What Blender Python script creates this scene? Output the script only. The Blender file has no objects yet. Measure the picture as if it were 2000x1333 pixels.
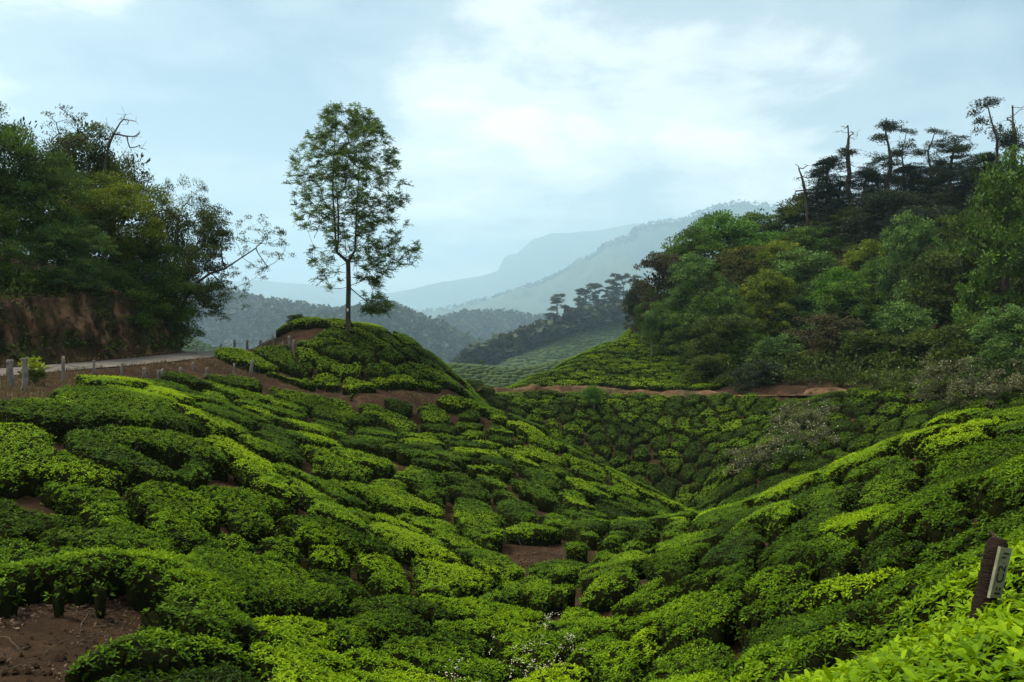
import bpy, math, random
import numpy as np

random.seed(7)
RNG = np.random.default_rng(7)
SC = bpy.context.scene
COL = SC.collection

# ------------------------------------------------------------------ camera
cam_data = bpy.data.cameras.new("camera")
cam_data.sensor_fit = 'HORIZONTAL'
cam_data.sensor_width = 36.0
cam_data.lens = 36.0 * 1570.0 / 2000.0
cam_data.shift_y = -16.5 / 2000.0
cam_data.clip_start = 0.1
cam_data.clip_end = 40000.0
CAM = bpy.data.objects.new("camera", cam_data)
CAM.location = (0.0, 0.0, 0.0)
CAM.rotation_euler = (math.radians(90), 0, 0)
COL.objects.link(CAM)
SC.camera = CAM

# ------------------------------------------------------------------ light, sky, exposure
SUN_ELEV = math.radians(60)
SUN_AZ = math.radians(-76)      # measured from straight ahead, negative is to the left
EXPOSURE = 0.28
SUN_STRENGTH = 5.0
SKY_STRENGTH = 0.10

sun_data = bpy.data.lights.new("sun", 'SUN')
sun_data.energy = SUN_STRENGTH
sun_data.angle = math.radians(9)
sun_data.color = (1.0, 0.93, 0.79)
sun = bpy.data.objects.new("sun", sun_data)
sun.rotation_euler = (math.pi / 2 - SUN_ELEV, 0, math.pi - SUN_AZ)
COL.objects.link(sun)

world = bpy.data.worlds.new("World")
SC.world = world
world.use_nodes = True


class NT:
    """Small helper round a node tree."""
    def __init__(self, tree):
        self.t = tree
        tree.nodes.clear()

    def n(self, kind, **kw):
        nd = self.t.nodes.new(kind)
        for k, v in kw.items():
            if k.startswith('i_'):
                key = k[2:]
                nd.inputs[int(key) if key.isdigit() else key.replace('_', ' ')].default_value = v
            else:
                setattr(nd, k, v)
        return nd

    def l(self, a, b):
        self.t.links.new(a, b)

    def math(self, op, a, b=None, clamp=False):
        nd = self.t.nodes.new('ShaderNodeMath')
        nd.operation = op
        nd.use_clamp = clamp
        for i, v in enumerate((a, b)):
            if v is None:
                continue
            if isinstance(v, (int, float)):
                nd.inputs[i].default_value = v
            else:
                self.t.links.new(v, nd.inputs[i])
        return nd.outputs[0]

    def mix(self, fac, a, b, blend='MIX'):
        nd = self.t.nodes.new('ShaderNodeMix')
        nd.data_type = 'RGBA'
        nd.blend_type = blend
        for i, v in ((0, fac), (6, a), (7, b)):
            if isinstance(v, (int, float)):
                nd.inputs[i].default_value = v
            elif isinstance(v, tuple):
                nd.inputs[i].default_value = (*v, 1.0)
            else:
                self.t.links.new(v, nd.inputs[i])
        return nd.outputs[2]

    def ramp(self, fac, stops, interp='LINEAR'):
        nd = self.t.nodes.new('ShaderNodeValToRGB')
        cr = nd.color_ramp
        cr.interpolation = interp
        while len(cr.elements) < len(stops):
            cr.elements.new(0.5)
        for e, (p, c) in zip(cr.elements, stops):
            e.position = p
            e.color = (*c, 1.0) if len(c) == 3 else c
        self.t.links.new(fac, nd.inputs[0])
        return nd.outputs[0]


def build_world():
    w = NT(world.node_tree)
    sky = w.n('ShaderNodeTexSky', sky_type='NISHITA', sun_disc=False, sun_elevation=SUN_ELEV,
              sun_rotation=SUN_AZ, altitude=1500.0, air_density=1.0, dust_density=2.0, ozone_density=1.0)
    tc = w.n('ShaderNodeTexCoord')
    sep = w.n('ShaderNodeSeparateXYZ')
    w.l(tc.outputs['Generated'], sep.inputs[0])
    # a cloud sheet seen in perspective: direction divided by its height
    h = w.math('ADD', w.math('MAXIMUM', sep.outputs[2], 0.0), 0.20)
    comb = w.n('ShaderNodeCombineXYZ')
    w.l(w.math('DIVIDE', sep.outputs[0], h), comb.inputs[0])
    w.l(w.math('DIVIDE', sep.outputs[1], h), comb.inputs[1])
    mp = w.n('ShaderNodeMapping')
    mp.inputs['Location'].default_value = CLOUD_SHIFT
    w.l(comb.outputs[0], mp.inputs[0])
    big = w.n('ShaderNodeTexNoise', i_Scale=0.75, i_Detail=3.0, i_Roughness=0.5, i_Distortion=0.3)
    w.l(mp.outputs[0], big.inputs['Vector'])
    small = w.n('ShaderNodeTexNoise', i_Scale=2.6, i_Detail=7.0, i_Roughness=0.55, i_Distortion=0.25)
    w.l(mp.outputs[0], small.inputs['Vector'])
    dens = w.math('ADD', w.math('MULTIPLY', big.outputs[0], 0.72), w.math('MULTIPLY', small.outputs[0], 0.28))
    mask = w.ramp(dens, [(0.40, (.03, .03, .03)), (0.475, (.20, .20, .20)), (0.535, (.62, .62, .62)), (0.60, (1, 1, 1))], 'EASE')
    # thin veil over the blue everywhere, then the brighter cloud
    veil = w.mix(0.72, sky.outputs[0], SKY_VEIL)
    # the air whitens towards the horizon all round
    low = w.math('POWER', w.math('SUBTRACT', 1.0, w.math('MAXIMUM', sep.outputs[2], 0.0)), 7.0)
    veil = w.mix(w.math('MULTIPLY', low, 0.75), veil, SKY_HORIZON)
    col = w.mix(mask, veil, SKY_CLOUD)
    bg = w.n('ShaderNodeBackground', i_Strength=SKY_STRENGTH)
    w.l(col, bg.inputs[0])
    out = w.n('ShaderNodeOutputWorld')
    w.l(bg.outputs[0], out.inputs[0])


CLOUD_SHIFT = (24.7, 15.7, 0.0)
SKY_VEIL = (1.35, 2.75, 3.9)
SKY_HORIZON = (13.0, 13.0, 12.2)
SKY_CLOUD = (14.2, 13.5, 12.0)
HAZE_DENSITY = 0.00017
HAZE_COLOR = (0.59, 0.83, 1.0)
build_world()

SC.view_settings.view_transform = 'Standard'
SC.view_settings.look = 'None'
SC.view_settings.exposure = EXPOSURE
SC.view_settings.gamma = 1.0
SC.view_settings.use_curve_mapping = False
SC.render.engine = 'CYCLES'
SC.cycles.use_denoising = True
SC.cycles.denoiser = 'OPENIMAGEDENOISE'
SC.cycles.denoising_input_passes = 'RGB_ALBEDO_NORMAL'
SC.cycles.denoising_prefilter = 'NONE'
SC.cycles.max_bounces = 5
SC.cycles.diffuse_bounces = 3
SC.cycles.glossy_bounces = 1
SC.cycles.transmission_bounces = 3
SC.cycles.volume_bounces = 2
SC.cycles.transparent_max_bounces = 4
SC.cycles.caustics_reflective = False
SC.cycles.caustics_refractive = False
SC.cycles.use_adaptive_sampling = True
SC.cycles.adaptive_threshold = 0.01

# ------------------------------------------------------------------ generic helpers


def tag(o, label=None, category=None, group=None, kind=None):
    if label:
        o["label"] = label
    if category:
        o["category"] = category
    if group:
        o["group"] = group
    if kind:
        o["kind"] = kind
    return o


def empty(name, loc=(0, 0, 0), rz=0.0):
    o = bpy.data.objects.new(name, None)
    o.location = loc
    o.rotation_euler = (0, 0, rz)
    o.empty_display_size = 0.3
    COL.objects.link(o)
    return o


def mesh_of(name, V, T=None, Q=None, mats=(), tmat=None, qmat=None, tone=None, smooth=False):
    """Mesh from arrays: V (n,3), T triangles (m,3), Q quads (k,4); tone is a value per vertex."""
    me = bpy.data.meshes.new(name)
    V = np.asarray(V, np.float32)
    T = np.zeros((0, 3), np.int32) if T is None else np.asarray(T, np.int32)
    Q = np.zeros((0, 4), np.int32) if Q is None else np.asarray(Q, np.int32)
    me.vertices.add(len(V))
    me.vertices.foreach_set("co", V.ravel())
    nl = T.size + Q.size
    me.loops.add(nl)
    me.loops.foreach_set("vertex_index", np.concatenate([T.ravel(), Q.ravel()]).astype(np.int32))
    npoly = len(T) + len(Q)
    me.polygons.add(npoly)
    start = np.concatenate([np.arange(len(T)) * 3, T.size + np.arange(len(Q)) * 4]).astype(np.int32)
    me.polygons.foreach_set("loop_start", start)
    mi = np.zeros(npoly, np.int32)
    if tmat is not None:
        mi[:len(T)] = tmat
    if qmat is not None:
        mi[len(T):] = qmat
    me.polygons.foreach_set("material_index", mi)
    sm = np.zeros(npoly, bool)
    if smooth is True:
        sm[:] = True
    elif smooth == 'quads':
        sm[len(T):] = True
    me.polygons.foreach_set("use_smooth", sm)
    for m in mats:
        me.materials.append(m)
    if tone is not None:
        at = me.attributes.new("tone", 'FLOAT', 'POINT')
        at.data.foreach_set("value", np.asarray(tone, np.float32))
    me.update(calc_edges=True)
    return me


def put(name, me, parent=None, loc=None):
    o = bpy.data.objects.new(name, me)
    COL.objects.link(o)
    if parent is not None:
        o.parent = parent
    if loc is not None:
        o.location = loc
    return o


def _hash(ix, iy, iz, seed):
    n = (ix * 374761393 + iy * 668265263 + iz * 2147483647 + seed * 1274126177) & 0x7fffffff
    n = ((n ^ (n >> 13)) * 1274126177) & 0x7fffffff
    n = (n ^ (n >> 16)) & 0xffff
    return n / 65535.0


def vnoise(x, y, seed=0, z=None):
    """Smooth value noise in [-1, 1]."""
    x = np.asarray(x, float)
    y = np.asarray(y, float)
    ix = np.floor(x).astype(np.int64)
    iy = np.floor(y).astype(np.int64)
    fx = x - ix
    fy = y - iy
    fx = fx * fx * (3 - 2 * fx)
    fy = fy * fy * (3 - 2 * fy)
    if z is None:
        a = _hash(ix, iy, 0, seed) * (1 - fx) + _hash(ix + 1, iy, 0, seed) * fx
        b = _hash(ix, iy + 1, 0, seed) * (1 - fx) + _hash(ix + 1, iy + 1, 0, seed) * fx
        return (a * (1 - fy) + b * fy) * 2 - 1
    z = np.asarray(z, float)
    iz = np.floor(z).astype(np.int64)
    fz = z - iz
    fz = fz * fz * (3 - 2 * fz)
    r = 0
    for k, wz in ((0, 1 - fz), (1, fz)):
        a = _hash(ix, iy, iz + k, seed) * (1 - fx) + _hash(ix + 1, iy, iz + k, seed) * fx
        b = _hash(ix, iy + 1, iz + k, seed) * (1 - fx) + _hash(ix + 1, iy + 1, iz + k, seed) * fx
        r = r + (a * (1 - fy) + b * fy) * wz
    return r * 2 - 1


def fbm(x, y, seed=0, octaves=4, gain=0.5):
    r = 0
    a = 1.0
    for k in range(octaves):
        r = r + a * vnoise(x * 2 ** k, y * 2 ** k, seed + k * 17)
        a *= gain
    return r


def smooth01(t):
    t = np.clip(t, 0, 1)
    return t * t * (3 - 2 * t)


def unit(v):
    return v / np.maximum(np.linalg.norm(v, axis=-1, keepdims=True), 1e-9)


# ------------------------------------------------------------------ materials


def material(name):
    m = bpy.data.materials.new(name)
    m.use_nodes = True
    return m, NT(m.node_tree)


def leaf_material(name, stops, rough=0.5, spec=0.25, trans=0.3, sat_trans=1.25):
    m, t = material(name)
    at = t.n('ShaderNodeAttribute', attribute_name='tone')
    col = t.ramp(at.outputs['Fac'], stops)
    p = t.n('ShaderNodeBsdfPrincipled', i_Roughness=rough)
    p.inputs['Specular IOR Level'].default_value = spec
    t.l(col, p.inputs['Base Color'])
    tr = t.n('ShaderNodeBsdfTranslucent')
    hs = t.n('ShaderNodeHueSaturation', i_Hue=0.485, i_Saturation=1.05, i_Value=sat_trans)
    t.l(col, hs.inputs['Color'])
    t.l(hs.outputs[0], tr.inputs[0])
    mx = t.n('ShaderNodeMixShader', i_0=trans)
    t.l(p.outputs[0], mx.inputs[1])
    t.l(tr.outputs[0], mx.inputs[2])
    out = t.n('ShaderNodeOutputMaterial')
    t.l(mx.outputs[0], out.inputs[0])
    return m


def rough_material(name, stops, scale=3.0, detail=6.0, rough=0.9, bump=0.3, bump_scale=None, spec=0.15, coord='Object',
                   stretch=(1, 1, 1), wear=None):
    m, t = material(name)
    tc = t.n('ShaderNodeTexCoord')
    mp = t.n('ShaderNodeMapping')
    mp.inputs['Scale'].default_value = stretch
    t.l(tc.outputs[coord], mp.inputs[0])
    nz = t.n('ShaderNodeTexNoise', i_Scale=scale, i_Detail=detail, i_Roughness=0.6)
    t.l(mp.outputs[0], nz.inputs['Vector'])
    col = t.ramp(nz.outputs[0], stops)
    if wear:
        n2 = t.n('ShaderNodeTexNoise', i_Scale=wear[0], i_Detail=5.0, i_Roughness=0.65)
        t.l(mp.outputs[0], n2.inputs['Vector'])
        f = t.ramp(n2.outputs[0], [(wear[1], (0, 0, 0)), (wear[2], (1, 1, 1))])
        col = t.mix(f, col, wear[3])
    p = t.n('ShaderNodeBsdfPrincipled', i_Roughness=rough)
    p.inputs['Specular IOR Level'].default_value = spec
    t.l(col, p.inputs['Base Color'])
    if bump:
        nb = t.n('ShaderNodeTexNoise', i_Scale=bump_scale or scale * 4, i_Detail=6.0, i_Roughness=0.65)
        t.l(mp.outputs[0], nb.inputs['Vector'])
        b = t.n('ShaderNodeBump', i_Strength=bump, i_Distance=0.1)
        t.l(nb.outputs[0], b.inputs['Height'])
        t.l(b.outputs[0], p.inputs['Normal'])
    out = t.n('ShaderNodeOutputMaterial')
    t.l(p.outputs[0], out.inputs[0])
    return m


M = {}
M['tea'] = leaf_material('tea_leaf', [(0.0, (0.014, 0.030, 0.002)), (0.35, (0.050, 0.108, 0.002)), (0.65, (0.135, 0.245, 0.003)),
                                      (1.0, (0.275, 0.405, 0.004))], rough=0.5, spec=0.06, trans=0.33)
M['tea_core'] = rough_material('tea_twigs_shade', [(0.35, (0.007, 0.010, 0.003)), (0.7, (0.016, 0.017, 0.006))], scale=9, bump=0.6, spec=0.0)  # twigs and old leaves, with the shade of the gaps put into the near-black
M['wood'] = rough_material('tea_wood', [(0.3, (0.05, 0.037, 0.024)), (0.7, (0.14, 0.11, 0.08))], scale=14, bump=0.5)
M['soil'] = rough_material('soil', [(0.30, (0.018, 0.010, 0.005)), (0.52, (0.042, 0.024, 0.013)), (0.75, (0.090, 0.054, 0.031))], scale=1.3,
                           detail=9, bump=0.8, bump_scale=11, spec=0.05, wear=(4.5, 0.50, 0.62, (0.030, 0.018, 0.010)))
M['bank'] = rough_material('earth_bank', [(0.36, (0.014, 0.009, 0.005)), (0.5, (0.050, 0.029, 0.016)), (0.62, (0.155, 0.088, 0.050))], scale=1.5,
                           detail=10, bump=1.0, bump_scale=4, spec=0.03, stretch=(1, 1, 0.4), wear=(0.7, 0.46, 0.58, (0.020, 0.020, 0.008)))
M['road'] = rough_material('asphalt', [(0.3, (0.075, 0.068, 0.060)), (0.7, (0.125, 0.115, 0.102))], scale=1.2, bump=0.3, bump_scale=40,
                           wear=(0.6, 0.5, 0.7, (0.16, 0.125, 0.09)))
M['bark'] = rough_material('bark', [(0.3, (0.030, 0.024, 0.018)), (0.7, (0.095, 0.078, 0.060))], scale=5, bump=0.7, stretch=(1, 1, 0.25))
M['bark_pale'] = rough_material('bark_pale', [(0.3, (0.10, 0.085, 0.07)), (0.7, (0.26, 0.235, 0.20))], scale=5, bump=0.6, stretch=(1, 1, 0.25))
M['dry'] = leaf_material('dry_grass', [(0, (0.07, 0.05, 0.022)), (0.5, (0.15, 0.11, 0.05)), (1, (0.26, 0.21, 0.11))], rough=0.8, spec=0.05, trans=0.2)

GROUND_POINTS = [  # surveyed points on the clipped tea surface: x, y, z in metres from the viewpoint
    (-5.96,11.00,-2.80), (-8.32,14.20,-2.08), (-7.45,15.60,-2.29), (-8.92,20.00,-1.66), (-13.03,24.50,-1.28), (-5.81,9.70,-2.84), (-7.54,12.20,-2.49), (-7.64,20.00,-2.29),
    (-5.04,18.00,-3.32), (-3.03,17.00,-4.01), (-1.38,18.00,-4.87), (-2.55,10.00,-3.82), (-3.36,13.20,-4.04), (-4.39,11.50,-3.30), (-5.08,14.50,-3.32), (-3.39,15.20,-3.87),
    (0.00,14.00,-4.90), (0.00,11.20,-4.71), (1.21,14.60,-5.16), (-1.61,12.60,-4.41), (-1.97,15.50,-4.54), (-1.59,10.00,-4.14), (1.82,9.50,-4.08), (2.80,11.00,-3.85),
    (2.10,16.50,-4.83), (3.18,20.00,-5.35), (5.16,27.00,-6.36), (2.48,26.00,-5.96), (0.00,23.50,-5.39), (-0.65,20.50,-5.35), (-2.68,28.00,-4.46), (0.00,32.00,-5.10),
    (-6.46,29.00,-3.69), (-9.24,29.00,-2.77), (-11.85,31.00,-2.01), (-10.09,36.00,-2.80), (-7.17,37.50,-3.46), (-3.82,40.00,-3.69), (-1.92,43.00,-3.62), (0.00,43.00,-4.44),
    (2.68,42.00,-5.83), (5.16,40.50,-6.96), (6.96,39.00,-7.70), (8.00,37.50,-8.12), (3.30,34.50,-6.26), (4.89,32.00,-6.93), (-3.66,23.00,-4.39), (-4.47,19.50,-3.85),
    (-10.24,24.00,-1.76), (0.54,17.00,-5.36), (2.55,8.00,-3.06), (3.66,11.50,-3.44), (5.25,16.50,-3.68), (4.55,17.00,-4.22), (6.29,26.00,-5.80), (6.83,19.50,-3.60),
    (7.95,19.50,-3.17), (9.07,19.50,-2.61), (9.68,19.00,-2.24), (10.49,18.50,-1.79), (5.48,12.30,-2.74), (6.62,13.00,-2.57), (4.59,9.00,-2.46), (3.21,6.30,-2.05),
    (8.03,14.00,-1.96), (8.51,13.50,-1.81), (5.17,8.20,-1.83), (3.08,5.20,-1.49), (1.89,3.30,-1.23), (1.83,4.10,-1.70), (2.00,5.60,-2.41), (3.11,7.50,-2.53),
    (2.46,3.90,-1.29), (-4.31,7.20,-2.28), (-3.97,7.80,-2.48), (-4.84,9.50,-2.52), (0.54,21.00,-5.34), (0.00,0.00,-0.90), (2.00,0.30,-0.75), (-3.00,1.00,-1.35),
    (-6.00,3.00,-2.15), (-10.00,6.00,-2.25), (4.00,3.00,-0.75), (6.00,8.00,-0.85), (3.00,-4.00,-0.65), (-5.00,-5.00,-0.85), (-14.00,0.00,-1.45), (10.00,0.00,-0.45),
    (0.00,-12.00,-0.55), (20.00,-10.00,-0.25), (-20.00,-12.00,-0.75), (12.00,16.00,-1.45), (16.00,10.00,-0.85), (22.00,20.00,-1.05), (30.00,5.00,-0.25), (-13.17,22.00,-1.21),
    (-11.55,18.50,-1.19), (-11.50,16.00,-1.35), (-27.00,8.00,-0.85), (-22.00,17.00,-1.00), (-19.00,25.00,-0.95), (-17.30,33.00,-0.87), (-16.60,40.00,-0.75), (-17.20,46.00,-0.65),
    (-20.50,51.50,-0.70), (-28.00,56.00,-0.85), (-15.00,36.00,-0.90), (-14.60,41.00,-0.70), (-14.60,46.50,-0.55), (-40.00,58.00,-1.25), (-40.00,30.00,-0.85), (-35.00,10.00,-0.45),
    (-18.00,58.00,-2.45), (-24.00,63.00,-4.25), (-14.00,56.00,-0.85), (-8.00,60.00,-3.25), (-20.00,75.00,-9.25), (-40.00,75.00,-9.25), (-12.10,47.50,0.79), (-10.78,47.00,0.72),
    (-9.52,46.00,0.29), (-9.75,45.00,0.00), (-8.60,45.00,-0.14), (-7.17,45.00,-0.63), (-5.67,44.50,-1.47), (-4.20,44.00,-2.24), (-3.27,43.50,-2.63), (-9.59,43.00,-1.04),
    (-7.67,43.00,-1.10), (-5.38,42.20,-2.42), (-4.07,42.60,-2.77), (-11.77,42.00,-1.39), (-10.83,42.50,-1.14), (-12.93,40.60,-1.29), (-11.32,40.40,-2.06), (-9.99,40.20,-2.51),
    (-7.94,40.20,-2.61), (-6.34,41.50,-2.38), (-7.49,39.20,-2.50), (-5.22,41.00,-2.51), (-10.99,39.20,-2.00), (-3.53,42.60,-2.51), (-13.17,47.00,0.45), (-12.67,48.50,0.90),
    (-14.83,48.50,-0.05), (-16.06,48.50,-0.42), (-10.00,53.00,0.55), (-12.00,51.00,0.15), (-5.00,54.00,-1.65), (-2.50,50.00,-3.45), (-3.00,58.00,-4.25), (10.51,50.00,-10.67),
    (7.80,51.00,-10.88), (3.47,54.50,-8.68), (0.00,57.00,-6.54), (-1.53,60.00,-4.78), (0.00,63.50,-4.77), (6.26,65.50,-4.88), (10.11,63.50,-5.14), (15.29,60.00,-5.24),
    (18.15,57.00,-5.34), (3.76,59.00,-6.76), (7.39,58.00,-7.39), (10.89,57.00,-7.26), (13.50,53.00,-7.76), (10.22,53.50,-9.20), (15.34,56.00,-6.42), (12.10,47.50,-9.38),
    (14.01,44.00,-8.27), (12.04,45.00,-9.60), (2.00,47.00,-8.55), (5.00,44.00,-9.15), (9.50,45.00,-10.45), (11.00,40.00,-9.55), (14.97,47.00,-6.73), (17.52,50.00,-5.62),
    (20.25,53.00,-4.31), (18.34,45.00,-6.31), (20.51,46.00,-5.27), (23.44,46.00,-4.25), (21.11,51.00,-4.12), (24.20,47.50,-3.49), (25.78,44.00,-2.89), (14.00,30.00,-6.65),
    (17.00,32.00,-4.45), (20.00,27.00,-2.85), (24.00,34.00,-3.25), (30.00,40.00,-3.05), (40.00,30.00,-2.25), (11.50,29.00,-7.65), (0.00,66.50,-4.53), (4.36,68.50,-4.45),
    (8.79,69.00,-4.48), (12.90,67.50,-4.60), (15.73,65.00,-4.55), (14.98,98.00,0.62), (9.75,90.00,-1.43), (5.22,82.00,-3.03), (1.91,75.00,-4.06), (16.82,80.00,-2.55),
    (17.20,90.00,-0.57), (12.74,80.00,-2.55), (19.11,60.00,-4.03), (23.60,57.00,-3.79), (27.01,53.00,-3.13), (30.25,50.00,-2.28), (26.00,80.00,-0.75), (34.00,90.00,5.75),
    (22.00,100.00,4.75), (30.00,112.00,9.75), (45.00,75.00,3.75), (45.00,100.00,14.75), (60.00,60.00,3.25), (60.00,90.00,14.75), (70.00,120.00,17.75), (50.00,130.00,15.75),
    (30.00,135.00,8.75), (80.00,50.00,3.75), (90.00,80.00,12.75), (100.00,120.00,16.75), (12.00,108.00,-2.25), (5.00,95.00,-7.25), (10.00,130.00,-9.25), (0.00,110.00,-12.25),
    (-15.00,90.00,-13.25), (-40.00,110.00,-19.25), (0.00,80.00,-7.75), (-6.00,68.00,-6.25), (-20.00,140.00,-23.25), (20.00,150.00,-9.25), (60.00,160.00,4.75), (110.00,160.00,5.75),
    (-70.00,60.00,-3.25), (-75.00,130.00,-21.25), (-70.00,0.00,0.75), (120.00,0.00,0.75), (120.00,60.00,6.75),
]
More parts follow.
